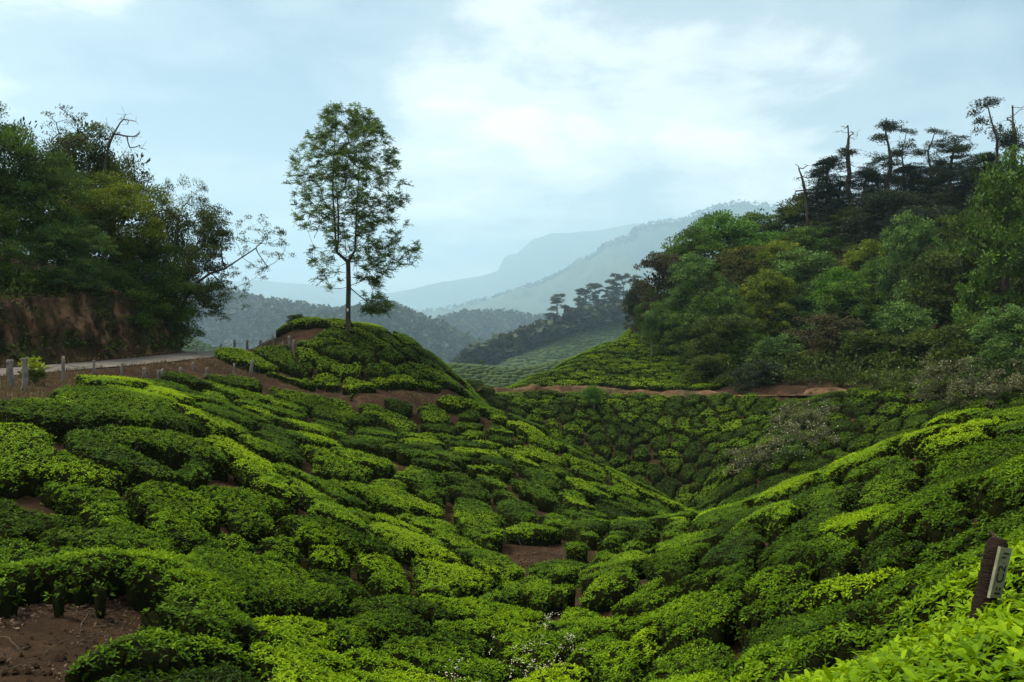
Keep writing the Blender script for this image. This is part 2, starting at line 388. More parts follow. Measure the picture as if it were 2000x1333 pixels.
TEA_PATCHES = [  # zone, freshness of the flush, plan positions along the bush
    ('left', 0.85, [(-8.54,13.68), (-8.83,14.91), (-8.1,14.13), (-7.72,14.1), (-8.87,14.43)]),
    ('left', 0.45, [(-9.63,16.98), (-9.44,17.64), (-8.9,17.91), (-8.6,18.75), (-8.08,19.23), (-7.72,19.56), (-9.39,19.65), (-9.98,18.87), (-8.64,19.95)]),
    ('left', 0.50, [(-8.15,15.42), (-7.62,15.33), (-7.78,16.74), (-7.12,15.75), (-7.29,17.34), (-6.63,16.26), (-6.71,17.55), (-6.24,16.89)]),
    ('left', 0.40, [(-7.6,12.18), (-7.06,11.79), (-6.73,11.61), (-6.99,11.31)]),
    ('left', 0.55, [(-7.21,13.02), (-6.91,13.08), (-6.51,12.93), (-5.93,12.42), (-5.49,11.97), (-5.85,11.49), (-6.09,11.25)]),
    ('left', 0.65, [(-6.52,10.44), (-6.02,10.17), (-5.04,9.09), (-4.59,8.79), (-4.59,9.36), (-4.66,8.13), (-4.33,8.49), (-4.95,8.01)]),
    ('left', 0.62, [(-5.9,13.83), (-5.74,14.31), (-5.4,14.37), (-5.46,12.99), (-5.15,13.26)]),
    ('left', 0.50, [(-5.22,15.45), (-4.98,15.96), (-4.89,14.76), (-4.77,13.62), (-4.6,15.06)]),
    ('left', 0.55, [(-4.24,15.48), (-4.02,14.34), (-3.67,15.18), (-3.22,15.81), (-2.85,15.72)]),
    ('left', 0.60, [(-4.09,9.18), (-4.39,10.77), (-4.41,12.15), (-4.07,12.78), (-3.73,13.32), (-3.6,8.07), (-3.57,8.76), (-3.64,10.02), (-3.49,10.95), (-3.26,11.91), (-2.9,12.48), (-3.25,7.08), (-3.13,7.44), (-3.1,8.1), (-3.02,8.79), (-2.91,6.81), (-2.79,7.29)]),
    ('left', 0.30, [(-2.32,6.39), (-2.27,6.84), (-2.01,6.39), (-2.28,5.97)]),
    ('left', 0.98, [(-2.83,10.11), (-2.75,10.8), (-2.44,10.65), (-2.47,8.43), (-2.38,9.12), (-2.13,9.57), (-1.93,7.56), (-2.02,7.2), (-1.82,8.16)]),
    ('left', 0.80, [(-1.87,10.5), (-1.64,10.32), (-1.51,9.12), (-1.32,9.9)]),
    ('left', 0.50, [(-1.51,11.31), (-1.25,11.55), (-0.92,12), (-0.61,11.97), (-0.99,11.07), (-0.58,11.37), (-0.22,11.46)]),
    ('left', 0.50, [(-2.31,11.31), (-2.06,12), (-1.75,12.51), (-1.42,12.39), (-2.19,12.75), (-1.8,13.44), (-1.38,13.53)]),
    ('left', 0.85, [(-1.09,14.25), (-0.66,14.88), (-0.99,12.9), (-0.58,13.08), (-0.18,14.37), (0.28,14.7), (0,13.44)]),
    ('left', 0.45, [(-3.19,13.92), (-2.98,13.74), (-2.73,13.83)]),
    ('left', 0.70, [(-3.23,14.49), (-3.06,14.55)]),
    ('left', 0.75, [(-2.64,14.79), (-2.33,15.27), (-2.1,15.3), (-2.35,14.22)]),
    ('left', 0.85, [(-1.73,15.51), (-1.59,16.65), (-1.24,16.26), (-0.86,16.83), (-0.62,16.35), (-1.45,15.15)]),
    ('ridge', 1.00, [(-12.4,23.46), (-11.95,24.06), (-11.56,24.87)]),
    ('ridge', 0.98, [(-10.8,24.57), (-9.55,22.89), (-8.38,20.88), (-7.81,20.28)]),
    ('ridge', 0.98, [(-7.19,19.62), (-6.61,19.05), (-6.14,18.9)]),
    ('ridge', 0.98, [(-5.72,17.97), (-5.23,17.67), (-4.8,17.13)]),
    ('ridge', 0.98, [(-4.44,17.43), (-3.93,17.16), (-3.33,16.89)]),
    ('ridge', 0.90, [(-2.74,17.22), (-2.5,18.69), (-2.04,18.81), (-1.5,18.06), (-2.19,17.22)]),
    ('ridge', 0.88, [(-2.69,21.09), (-2.03,21.24), (-1.3,20.46), (-1.03,20.16)]),
    ('ridge', 0.70, [(-1.06,18.57), (-0.72,18.72), (-0.35,18.12), (-0.49,19.05)]),
    ('ridge', 0.60, [(-5.74,20.49), (-5.15,20.22), (-4.64,20.22), (-4.02,19.74)]),
    ('ridge', 0.75, [(-4.18,21.87), (-3.91,23.61), (-3.47,23.7), (-2.95,23.19), (-2.46,22.68), (-3.45,21.66)]),
    ('ridge', 0.88, [(-3.56,19.29), (-3.2,19.68), (-2.86,19.95)]),
    ('ridge', 0.88, [(-8.21,29.97), (-6.83,26.79), (-5.91,24.12), (-5.31,23.16), (-4.98,23.67), (-4.39,23.79), (-5.54,22.29)]),
    ('ridge', 0.42, [(-6.85,23.64), (-6.32,22.8), (-5.82,22.29)]),
    ('ridge', 0.78, [(-6.92,21.3), (-6.52,21.33), (-6.08,20.76)]),
    ('ridge', 0.80, [(-8.31,22.11), (-7.84,21.99), (-7.43,21.6)]),
    ('ridge', 0.50, [(-12.02,29.04), (-11.07,28.5), (-10.21,28.11), (-8.97,26.58), (-8.24,26.4)]),
    ('ridge', 0.75, [(-11.49,32.22), (-10.8,33.24), (-10.2,34.08), (-9.64,34.38)]),
    ('ridge', 0.50, [(-10.14,36.18), (-9.31,36.54), (-8.45,36.84), (-7.48,36.72), (-7.84,35.16), (-6.69,36.24)]),
    ('ridge', 0.38, [(-7.42,32.34), (-6.49,30.9)]),
    ('ridge', 0.40, [(-5.98,31.32), (-5.29,31.92), (-4.38,29.88)]),
    ('ridge', 0.68, [(-4.88,25.53), (-4.45,25.41)]),
    ('ridge', 0.62, [(-6.47,37.62), (-5.47,37.32), (-4.64,36.42), (-3.93,35.28)]),
    ('ridge', 0.42, [(-5.67,38.7), (-4.95,38.82)]),
    ('spur', 0.68, [(-4.44,38.76), (-3.8,39.78), (-3.24,39.18)]),
    ('spur', 0.90, [(-3.13,40.98), (-2.11,41.46), (-1.31,41.1), (-0.64,40.32)]),
    ('spur', 0.72, [(-2.48,39), (-1.98,38.82)]),
    ('spur', 0.50, [(-3.79,36.06), (-2.99,36.06)]),
    ('spur', 0.75, [(-1.67,37.38), (-0.74,38.7), (0,38.28), (-0.91,35.76), (-1.84,32.16), (-1.26,33)]),
    ('spur', 0.38, [(-3.44,31.74), (-2.68,30.06), (-2.07,29.61), (-2.68,28.02)]),
    ('spur', 0.82, [(0,34.98), (0.92,36), (1.6,35.94), (0.64,33.42)]),
    ('spur', 0.98, [(0,39.9), (0.74,38.82), (1.46,38.22), (2.16,37.74)]),
    ('spur', 0.95, [(2.63,37.5), (3.32,37.2), (4,36.96)]),
    ('spur', 0.95, [(4.75,37.26), (5.36,36.6), (6.04,36.48)]),
    ('spur', 0.95, [(6.84,37.02), (7.51,36.84)]),
    ('spur', 0.40, [(-0.7,31.56), (-0.5,31.32)]),
    ('spur', 0.72, [(-0.23,30)]),
    ('spur', 0.58, [(-1.39,29.04), (-0.93,29.1)]),
    ('spur', 0.55, [(-1.87,26.76), (-1.35,26.4), (-0.99,25.86), (-1.62,25.44)]),
    ('spur', 0.45, [(-0.72,28.32), (-0.44,27.57)]),
    ('spur', 0.45, [(0.19,29.61), (1.01,31.74), (1.84,33.96), (0.73,28.83), (1.55,30.42), (1.24,27.9)]),
    ('spur', 0.78, [(2.11,30.12), (2.94,32.94), (3.27,32.04), (2.35,28.41), (3.38,35.4)]),
    ('spur', 0.60, [(3.85,33.6), (4.72,35.28), (3.94,30.9), (5.07,34.62)]),
    ('spur', 0.68, [(-2.92,25.47), (-2.49,26.01), (-2.04,24.66), (-2.43,23.88)]),
    ('spur', 0.72, [(-1.55,24.3), (-1.18,23.19), (-0.71,22.38), (-0.27,21.48), (-0.8,20.88), (-0.39,20.58)]),
    ('spur', 0.45, [(-0.17,26.88), (0.16,25.5), (0.31,24.54)]),
    ('spur', 0.78, [(0.14,22.14), (0.71,22.41), (1.09,21.42), (0.92,20.61)]),
    ('spur', 0.42, [(1.28,25.11), (1.67,23.85), (2.31,24.18), (2.39,22.11), (2.82,27.66)]),
    ('spur', 0.50, [(2.74,22.05), (2.86,21.39)]),
    ('spur', 0.55, [(3.49,23.82), (5.24,31.62), (3.45,21.66), (3.93,22.41), (5,32.7)]),
    ('spur', 0.70, [(1.51,20.67), (1.83,20.55)]),
    ('spur', 0.62, [(2.21,20.37), (2.43,20.1)]),
    ('valley', 0.62, [(0,16.56), (0.54,16.98), (1.04,16.38), (0.61,16.02), (-0.41,16.17)]),
    ('valley', 0.75, [(1.54,17.25), (2.08,18.18), (2.74,19.56), (3.2,20.52), (1.85,16.14), (2.24,16.02)]),
    ('valley', 0.60, [(1.22,14.73), (0.92,14.37), (1.46,14.31), (1.7,14.04)]),
    ('valley', 0.55, [(2.1,14.34), (2.42,14.07), (2.7,14.13), (2.38,14.97), (2.69,14.82)]),
    ('valley', 0.65, [(0.08,12.51), (0.49,12.72), (0,11.82), (0.39,12.09), (0.71,12.3)]),
    ('valley', 0.60, [(1.14,11.97), (1.53,12.03), (1.38,11.37), (1.67,11.4)]),
    ('valley', 0.88, [(1.9,11.94), (2.03,11.4)]),
    ('valley', 0.88, [(0.64,11.13), (0.92,11.13), (0.54,10.68), (0.81,10.56)]),
    ('valley', 0.70, [(1.25,10.86), (1.47,10.5), (1.59,10.86)]),
    ('right', 0.72, [(4.24,22.2), (4.81,22.89), (4.24,20.82)]),
    ('right', 0.68, [(3.47,20.19), (3.84,19.47), (4.17,18.72)]),
    ('right', 0.45, [(3.06,16.02), (3.11,15.24), (3.55,15.93), (3.04,14.46)]),
    ('right', 0.92, [(7.95,36.18), (5.37,22.77), (5.83,22.89)]),
    ('right', 0.55, [(5.83,21.78), (6.17,21.51), (6.2,20.7)]),
    ('right', 0.40, [(5.1,20.52), (5.27,19.23), (5.38,18.36), (4.51,17.7), (4.51,15.75), (3.88,14.85), (4.08,13.92), (4.18,15.27)]),
    ('right', 0.50, [(3.28,13.56), (3.51,13.11), (3.7,12.63), (3.14,12.33)]),
    ('right', 0.82, [(6.05,18.99), (6.36,18.48), (5.26,16.53), (5.32,15.48)]),
    ('right', 0.88, [(6.4,20.52), (6.92,20.49), (7.09,19.53), (7.61,19.92)]),
    ('right', 0.40, [(6.28,16.71), (5.96,15.09), (5.51,14.43), (6.3,15.45), (5.79,13.98)]),
    ('right', 0.40, [(4.45,13.71), (4.23,12.54), (4,12.57)]),
    ('right', 0.70, [(3.57,11.43), (3.76,11.13), (3.72,10.44), (3.41,10.71), (3.54,10.29)]),
    ('right', 0.40, [(4.48,11.91), (4.65,11.58), (4.6,10.77), (4.12,10.77), (4.13,10.14), (4.95,11.43)]),
    ('right', 1.00, [(3.61,9.78), (3.8,9.63), (3.93,9.36), (4.01,9)]),
    ('right', 0.60, [(2.76,13.14), (3.01,13.14), (2.38,12.9), (2.6,12.75)]),
    ('right', 0.55, [(2.42,11.52), (2.84,11.73), (3.09,11.28), (2.76,10.83), (2.45,10.98)]),
    ('right', 0.62, [(3.16,10.56), (3.29,10.14), (3.11,10.17)]),
    ('right', 0.38, [(2.85,9.93), (3.04,9.54), (3.18,9.09), (3.39,8.88), (3.14,7.59)]),
    ('right', 0.55, [(2.64,9.87), (2.4,9.9), (2.19,10.41), (1.86,10.44), (1.89,9.87), (2.16,9.42)]),
    ('right', 0.70, [(2.51,7.17), (2.68,7.02), (2.86,6.81), (3.01,6.57), (2.41,7.56)]),
    ('right', 0.78, [(1.77,9.24), (1.75,7.86), (1.84,7.23)]),
    ('right', 0.82, [(1.99,6.96), (2.16,7.08), (2.28,6.87), (1.83,6.69)]),
    ('right', 0.62, [(2.25,6.3), (2.39,6.06), (2.44,5.64)]),
    ('right', 0.92, [(7.84,19.86), (8.35,20.16), (7.71,17.79), (7.2,17.52)]),
    ('right', 0.50, [(7.2,16.14), (7.48,15.87), (7.3,14.88), (6.58,14.76), (6.85,14.34), (6.4,13.95)]),
    ('right', 0.72, [(8.53,19.41), (8.7,18.72), (9.15,18.9)]),
    ('right', 0.98, [(9.14,18.39), (9.32,18.06), (9.5,17.97)]),
    ('right', 0.92, [(8.41,16.11), (8.79,16.05), (9.13,16.11), (8.09,14.94)]),
    ('right', 0.90, [(9.97,18.42), (10.15,18)]),
    ('right', 0.45, [(7.7,14.22), (8.01,13.98), (8.35,13.8), (8.47,13.44), (7.26,13.41), (7.5,13.08), (7.33,12.12), (6.87,12.39)]),
    ('right', 0.50, [(5.83,9.84), (5.8,9.39), (5.47,8.67), (5.54,9.15)]),
    ('right', 0.50, [(5.1,11.43), (5.23,10.95), (5.98,11.73), (5.37,10.8), (6.11,11.55), (4.97,10.83)]),
    ('right', 0.45, [(5.47,10.11), (5.38,9.6), (5.2,9.84), (5.03,9.18)]),
    ('right', 0.35, [(4.79,10.17), (4.48,10.05), (4.45,9.45), (4.67,9.39)]),
    ('right', 0.52, [(4.76,9.12), (4.85,8.76), (5.17,8.82), (5.21,8.52), (5.13,8.13)]),
    ('right', 0.58, [(4.27,7.89), (4.2,7.32), (4.23,6.99), (4.16,6.6)]),
    ('right', 0.50, [(4.19,8.22), (3.58,6.69), (3.49,7.2)]),
    ('right', 0.72, [(2.76,5.1), (2.89,5.04), (2.94,5.76), (3.17,6.69), (3.05,4.98)]),
    ('right', 0.75, [(10.31,17.04), (10.25,16.5)]),
    ('corner', 0.95, [(1.78,4.65), (1.82,4.14), (2.08,4.35), (2.25,4.41), (2.23,4.11), (1.89,3.3), (2.14,3.54), (2.44,3.87), (1.74,2.88), (1.56,2.88), (1.66,2.64), (1.6,2.79), (1.47,3)]),
    ('corner', 0.70, [(2.54,5.7), (2.58,5.34), (2.45,6)]),
    ('hillock', 0.82, [(-12.18,47.82), (-10.81,47.16), (-9.88,46.74)]),
    ('hillock', 0.42, [(-10.62,45.06), (-9.84,45.42), (-8.61,45.06), (-7.75,44.22)]),
    ('hillock', 0.82, [(-9.13,46.26), (-8.12,45.54), (-7.17,45), (-5.98,44.7)]),
    ('hillock', 0.95, [(-5.67,44.52), (-4.79,44.22), (-3.92,43.92), (-3.37,44.04)]),
    ('hillock', 0.45, [(-9.62,43.14), (-8.79,43.14), (-7.67,43.02), (-6.68,43.68)]),
    ('hillock', 0.78, [(-12.99,40.38), (-12.4,40.56), (-11.32,40.38), (-10.55,40.38), (-10.02,40.32)]),
    ('hillock', 0.55, [(-11.8,42.12), (-10.87,41.64)]),
    ('hillock', 0.75, [(-10.85,42.6), (-9.7,42.3), (-8.52,41.82), (-8.03,42)]),
    ('hillock', 0.50, [(-7.23,42.06), (-6.85,42.18)]),
    ('hillock', 0.78, [(-9.82,41.1), (-9.14,40.98), (-7.69,38.94)]),
    ('hillock', 0.82, [(-6.84,41.28), (-6.14,41.94), (-5.4,42.42)]),
    ('hillock', 0.75, [(-6.57,42.96), (-5.81,43.44), (-4.98,43.44)]),
    ('hillock', 0.75, [(-4.64,42.84), (-3.77,42.3)]),
]
BARE_SPOTS = [(-14.67,25.59), (-15.29,27.6), (-14.32,23.91), (-14.27,22.86), (-13.23,24.15), (-4.1,8.64), (-3.65,7.86), (-4.14,6.63), (-3.89,6.78), (-3.59,7.05), (-0.26,20.79), (0.28,21.75), (1.25,21.72), (0.77,20.25), (0.38,20.04), (-0.13,20.4), (0.94,21.06), (-4.44,7.74), (-4.13,8.1), (-4.21,6.96), (-3.63,7.41), (-4.42,8.67), (-4.8,8.01), (-4.69,8.37), (-4.85,7.77), (-3.91,7.05), (-3.41,7.53), (-3.23,7.68), (-7.42,12.6), (-6.13,16.89), (-6.95,16.29), (0,21.12), (0.53,20.79), (1.06,20.88), (0.82,21.57), (0.13,20.1), (0.69,27.27), (-4.69,27.57), (0.66,15.87), (2.18,15.18), (3.56,20.31), (8.65,16.77), (8.24,15.93), (23.85,39.42), (24.36,38.82), (23.84,40.68), (-3.62,21.06), (1.42,17.13), (-11.89,19.86), (-13.17,22.98), (-11.27,18.06), (-13.31,21.54), (-11.35,40.5), (-11.5,37.62), (-10.34,38.64), (-9.54,39.96), (-8.17,38.88), (-7.06,38.88), (-6.05,39.6), (-5.15,40.44), (-4.27,41.94), (-3.3,42.42), (-11.27,45.36), (-11.23,46.38), (-12.67,46.26), (-12.86,36.72), (-13.6,35.58), (-11.96,37.56)]

# ------------------------------------------------------------------ terrain
GP = np.array(GROUND_POINTS)
TEA_H = 0.50


def _tps_fit(P, z, lam=0.02):
    n = len(P)
    d = np.hypot(P[:, None, 0] - P[None, :, 0], P[:, None, 1] - P[None, :, 1])
    K = np.where(d > 0, d * d * np.log(d + 1e-9), 0) + lam * np.eye(n)
    Q = np.c_[np.ones(n), P]
    A = np.block([[K, Q], [Q.T, np.zeros((3, 3))]])
    return np.linalg.solve(A, np.r_[z, 0, 0, 0])


_TW = _tps_fit(GP[:, :2], GP[:, 2])


def _tps_eval(X, Y):
    out = _TW[-3] + _TW[-2] * X + _TW[-1] * Y
    for (px, py), wi in zip(GP[:, :2], _TW[:-3]):
        r2 = (X - px) ** 2 + (Y - py) ** 2 + 1e-12
        out += (wi * 0.5) * r2 * np.log(r2)
    return out


_SX = np.arange(-80.0, 126.0, 0.5)
_SY = np.arange(-14.0, 166.0, 0.5)
_SG = _tps_eval(*np.meshgrid(_SX, _SY))


def S_at(x, y):
    """Height of the clipped tea surface."""
    ix = np.clip((np.asarray(x, float) - _SX[0]) / 0.5, 1, len(_SX) - 3.01)
    iy = np.clip((np.asarray(y, float) - _SY[0]) / 0.5, 1, len(_SY) - 3.01)
    i = ix.astype(int)
    j = iy.astype(int)
    fx = ix - i
    fy = iy - j

    def cub(t):
        return (-.5 * t + t * t - .5 * t ** 3, 1 - 2.5 * t * t + 1.5 * t ** 3, .5 * t + 2 * t * t - 1.5 * t ** 3, -.5 * t * t + .5 * t ** 3)
    wx = cub(fx)
    wy = cub(fy)
    r = 0
    for a in range(4):
        row = 0
        for b in range(4):
            row = row + wx[b] * _SG[j + a - 1, i + b - 1]
        r = r + wy[a] * row
    return r


def poly_dist(x, y, pts):
    """Distance to a polyline, signed (positive on its left), and the arc length of the nearest point."""
    x = np.asarray(x, float)
    y = np.asarray(y, float)
    best = np.full(x.shape, 1e9)
    sgn = np.ones(x.shape)
    arc = np.zeros(x.shape)
    s0 = 0.0
    for (x0, y0), (x1, y1) in zip(pts[:-1], pts[1:]):
        dx, dy = x1 - x0, y1 - y0
        L2 = dx * dx + dy * dy
        t = np.clip(((x - x0) * dx + (y - y0) * dy) / L2, 0, 1)
        ex, ey = x - (x0 + t * dx), y - (y0 + t * dy)
        d = np.hypot(ex, ey)
        cr = dx * (y - y0) - dy * (x - x0)
        m = d < best
        best = np.where(m, d, best)
        sgn = np.where(m, np.sign(cr), sgn)
        arc = np.where(m, s0 + t * math.sqrt(L2), arc)
        s0 += math.sqrt(L2)
    return best, sgn, arc


def resample(pts, step):
    P = np.array(pts, float)
    # Catmull-Rom through the points
    out = []
    n = len(P)
    for i in range(n - 1):
        p0, p1, p2, p3 = P[max(i - 1, 0)], P[i], P[i + 1], P[min(i + 2, n - 1)]
        k = max(2, int(np.linalg.norm(p2 - p1) / step))
        for t in np.arange(k) / k:
            out.append(0.5 * ((2 * p1) + (-p0 + p2) * t + (2 * p0 - 5 * p1 + 4 * p2 - p3) * t * t + (-p0 + 3 * p1 - 3 * p2 + p3) * t ** 3))
    out.append(P[-1])
    return np.array(out)


ROAD = resample([(-34, -2), (-27, 8), (-22, 17), (-19, 25), (-17.3, 33), (-16.6, 40), (-17.2, 46), (-20.5, 51.5), (-28, 56), (-42, 58), (-60, 57)], 1.5)
ROAD_HALF = 1.8
BANK_LINE = resample([(-37, 0), (-30, 9), (-24.6, 18), (-21.6, 25.5), (-19.9, 33), (-19.0, 40), (-19.25, 46.6), (-22.6, 49.4), (-29, 53), (-42, 54.5), (-60, 53.5)], 1.0)
TRACK = resample([(-3.5, 61), (-0.5, 65), (4, 67), (9, 67.3), (14, 65), (18.5, 61.5), (21.5, 57.5), (25, 53), (29, 49), (33, 46), (40, 42)], 1.5)


def road_z(x, y):
    return _road_zs[np.argmin((ROAD[:, None, 0] - np.ravel(x)[None]) ** 2 + (ROAD[:, None, 1] - np.ravel(y)[None]) ** 2, axis=0)].reshape(np.shape(x))


_road_zs = S_at(ROAD[:, 0], ROAD[:, 1]) - TEA_H
_road_zs = np.convolve(np.pad(_road_zs, 4, mode='edge'), np.ones(9) / 9, 'valid')
_track_zs = S_at(TRACK[:, 0], TRACK[:, 1]) - TEA_H - 0.1
_track_zs = np.convolve(np.pad(_track_zs, 3, mode='edge'), np.ones(7) / 7, 'valid')


def bank_rise(d):
    """Height of the hill above the road, d metres in from the foot of the bank."""
    return smooth01(d / 1.3) * 2.6 + np.clip(d - 1.3, 0, 14) * 0.42


def G_at(x, y):
    """Ground height."""
    x = np.asarray(x, float)
    y = np.asarray(y, float)
    g = S_at(x, y) - TEA_H
    db, sb, _ = poly_dist(x, y, BANK_LINE[::3])
    inside = np.where(sb > 0, db, 0.0)
    g = g + bank_rise(np.maximum(inside - 0.45, 0))
    dr, sr, _ = poly_dist(x, y, ROAD[::2])
    k = smooth01((dr - ROAD_HALF - 0.2) / 1.2)
    rz = road_z(x, y)
    near = (dr < 4) & (inside < 0.6)
    g = np.where(near, rz * (1 - k) + g * k, g)
    dt, st, at = poly_dist(x, y, TRACK)
    tz = _track_zs[np.argmin((TRACK[:, None, 0] - x.ravel()[None]) ** 2 + (TRACK[:, None, 1] - y.ravel()[None]) ** 2, axis=0)].reshape(x.shape)
    u = dt * st        # positive is uphill
    on = np.abs(u) < 0.9
    g = np.where(on, tz, g)
    cut = (u >= 0.9) & (u < 3.2)
    g = np.where(cut, np.minimum(g, tz + (u - 0.9) * 1.6), g)
    return g


# the ground is one sheet, close set where it is near
def axis(parts):
    return np.unique(np.round(np.concatenate([np.arange(a, b + 1e-6, s) for a, b, s in parts]), 3))


def grid_faces(nx, ny):
    i, j = np.meshgrid(np.arange(nx - 1), np.arange(ny - 1))
    a = (j * nx + i).ravel()
    return np.c_[a, a + 1, a + nx + 1, a + nx]


gx = axis([(-14500, -900, 1200), (-900, -150, 75), (-150, -80, 10), (-78, -26, 1.6), (-25, 26, 0.5), (26.5, 44, 0.8), (45, 118, 1.8), (125, 200, 10), (220, 900, 80), (1000, 14600, 1200)])
gy = axis([(-900, -60, 120), (-50, -14, 6), (-12, 0, 1.5), (0.4, 50, 0.5), (50.6, 72, 0.6), (73, 108, 1.2), (110, 158, 2.5), (165, 240, 12), (260, 900, 60), (1000, 15400, 600)])
GXX, GYY = np.meshgrid(gx, gy)
Z = G_at(np.clip(GXX, -78, 118), np.clip(GYY, -12, 158))
far = smooth01(np.maximum(np.maximum(-78 - GXX, GXX - 118) / 420, np.maximum((GYY - 158) / 420, (-12 - GYY) / 300)))
Z = Z * (1 - far) + (-190 + 8 * fbm(GXX / 140, GYY / 140, 5)) * far
Z = np.where((GYY < -12), np.maximum(Z, -6), Z)
soilrough = 0.05 * fbm(GXX * 0.9, GYY * 0.9, 3, 3) + 0.025 * vnoise(GXX * 3.1, GYY * 3.1, 9)
dr, _, _ = poly_dist(GXX, GYY, ROAD[::2])
Z = Z + np.where(dr < 2.6, -0.03, soilrough)
ground_me = mesh_of('ground', np.c_[GXX.ravel(), GYY.ravel(), Z.ravel()], Q=grid_faces(len(gx), len(gy)), mats=[M['soil']], smooth=True)
ground = tag(put('ground', ground_me), 'bare brown soil under and between the tea bushes', None, None, 'structure')


# asphalt road
def ribbon(P, z, half, lift, cols=7, edge=0.25, seed=1):
    tang = np.gradient(P, axis=0)
    nrm = unit(np.c_[-tang[:, 1], tang[:, 0]])
    u = np.linspace(-1, 1, cols)
    wob = 1 + edge * 0.3 * vnoise(np.arange(len(P)) * 0.8, np.zeros(len(P)), seed)
    X = P[:, None, 0] + nrm[:, None, 0] * u[None] * half * wob[:, None]
    Y = P[:, None, 1] + nrm[:, None, 1] * u[None] * half * wob[:, None]
    Zr = z[:, None] + lift + 0.05 * (1 - u[None] ** 2)
    return np.c_[X.ravel(), Y.ravel(), (Zr + 0 * X).ravel()], grid_faces(cols, len(P))


V, Q = ribbon(ROAD, _road_zs, ROAD_HALF, 0.012)
tag(put('road', mesh_of('road', V, Q=Q, mats=[M['road']], smooth=True)), 'narrow grey asphalt road curving round the earth bank', None, None, 'structure')


# earth bank beside the road: fluted, overhung face swept along the foot line
def build_bank():
    P = BANK_LINE
    P = resample([tuple(p) for p in P], 0.22)
    tang = np.gradient(P, axis=0)
    nrm = unit(np.c_[-tang[:, 1], tang[:, 0]])            # points into the hill
    s = np.arange(len(P)) * 0.22
    rows = np.r_[np.linspace(0, 1, 40), 1.12, 1.3, 1.7, 2.3]
    base = S_at(P[:, 0], P[:, 1]) - TEA_H
    base = np.minimum(base, road_z(P[:, 0], P[:, 1])) - 0.15
    V = []
    for r in rows:
        t = min(r, 1.0)
        height = 2.75 + 0.6 * vnoise(s * 0.23, s * 0, 4) + 0.3 * vnoise(s * 0.8, s * 0, 5)
        inn = 0.10 + 0.75 * t ** 1.2 + max(0, r - 1) * 2.2
        flute = 0.26 * vnoise(s * 0.5 + t * 1.6, t * 2.2 + s * 0, 11) + 0.22 * vnoise(s * 1.9 - t * 2.4, t * 3.4 + s * 0, 12) + 0.16 * vnoise(s * 3.9 + t * 2, t * 8 + s * 0, 13) + 0.08 * vnoise(s * 4.4, t * 17 + s * 0, 14)
        inn = inn + flute * (0.35 + 0.65 * math.sin(min(t, 1) * math.pi * 0.9 + 0.15))
        z = base + height * t + max(0, r - 1) * 0.75
        foot = np.clip(0.28 - t, 0, 1) * 1.9 * (0.5 + 0.5 * vnoise(s * 0.35, s * 0 + 2, 21))
        inn = inn - foot
        V.append(np.c_[P[:, 0] + nrm[:, 0] * inn, P[:, 1] + nrm[:, 1] * inn, z])
    V = np.concatenate(V)
    return tag(put('earth_bank', mesh_of('earth_bank', V, Q=grid_faces(len(P), len(rows)), mats=[M['bank']], smooth=True)),
               'steep reddish earth bank cut beside the road, fluted by rain', None, None, 'structure')


build_bank()



# dirt track below the wood, with the raw face of its cutting on the uphill side
def build_track():
    P = resample([tuple(p) for p in TRACK], .3)
    tang = np.gradient(P, axis=0)
    nrm = unit(np.c_[-tang[:, 1], tang[:, 0]])
    s = np.arange(len(P)) * .3
    zt = np.interp(s, np.linspace(0, s[-1], len(_track_zs)), _track_zs)
    rows = []
    for u, up in ((-.9, .0), (-.4, .03), (.1, .02), (.6, .04), (.85, .06), (1.0, .2), (1.15, .38), (1.35, .55), (1.6, .68), (2.1, .72)):
        w = u + (.16 * vnoise(s * .8 + up, s * 0 + up * 3, 61) + .1 * vnoise(s * 2.6, s * 0 + up * 5, 62)) * (up > .05)
        h = .04 + up * (.7 + .35 * vnoise(s * .35, s * 0, 63) + .25 * vnoise(s * 1.4, s * 0, 64)) * np.where(P[:, 0] > 19, .6, 1.0)
        rows.append(np.c_[P[:, 0] + nrm[:, 0] * w, P[:, 1] + nrm[:, 1] * w, zt + h])
    V = np.concatenate(rows)
    tag(put('dirt_track', mesh_of('dirt_track', V, Q=grid_faces(len(P), len(rows)), mats=[M['tan']], smooth=True)), 'tan dirt track with its raw cut bank below the wood', None, None, 'structure')


M['tan'] = rough_material('tan_earth', [(0.32, (0.050, 0.030, 0.016)), (0.5, (0.115, 0.068, 0.038)), (0.7, (0.21, 0.13, 0.078))], scale=1.1, detail=9, bump=.9, bump_scale=7, spec=.03,
                          wear=(.5, .48, .60, (.035, .033, .014)))
build_track()

# ------------------------------------------------------------------ far hills and mountains


def WP(px, py, d):
    """Point at depth d on the sight line to a direction given on a 2000 x 1333 plate."""
    return ((px - 1000) / 1570.0 * d, d, (650 - py) / 1570.0 * d)


HILLS = {}


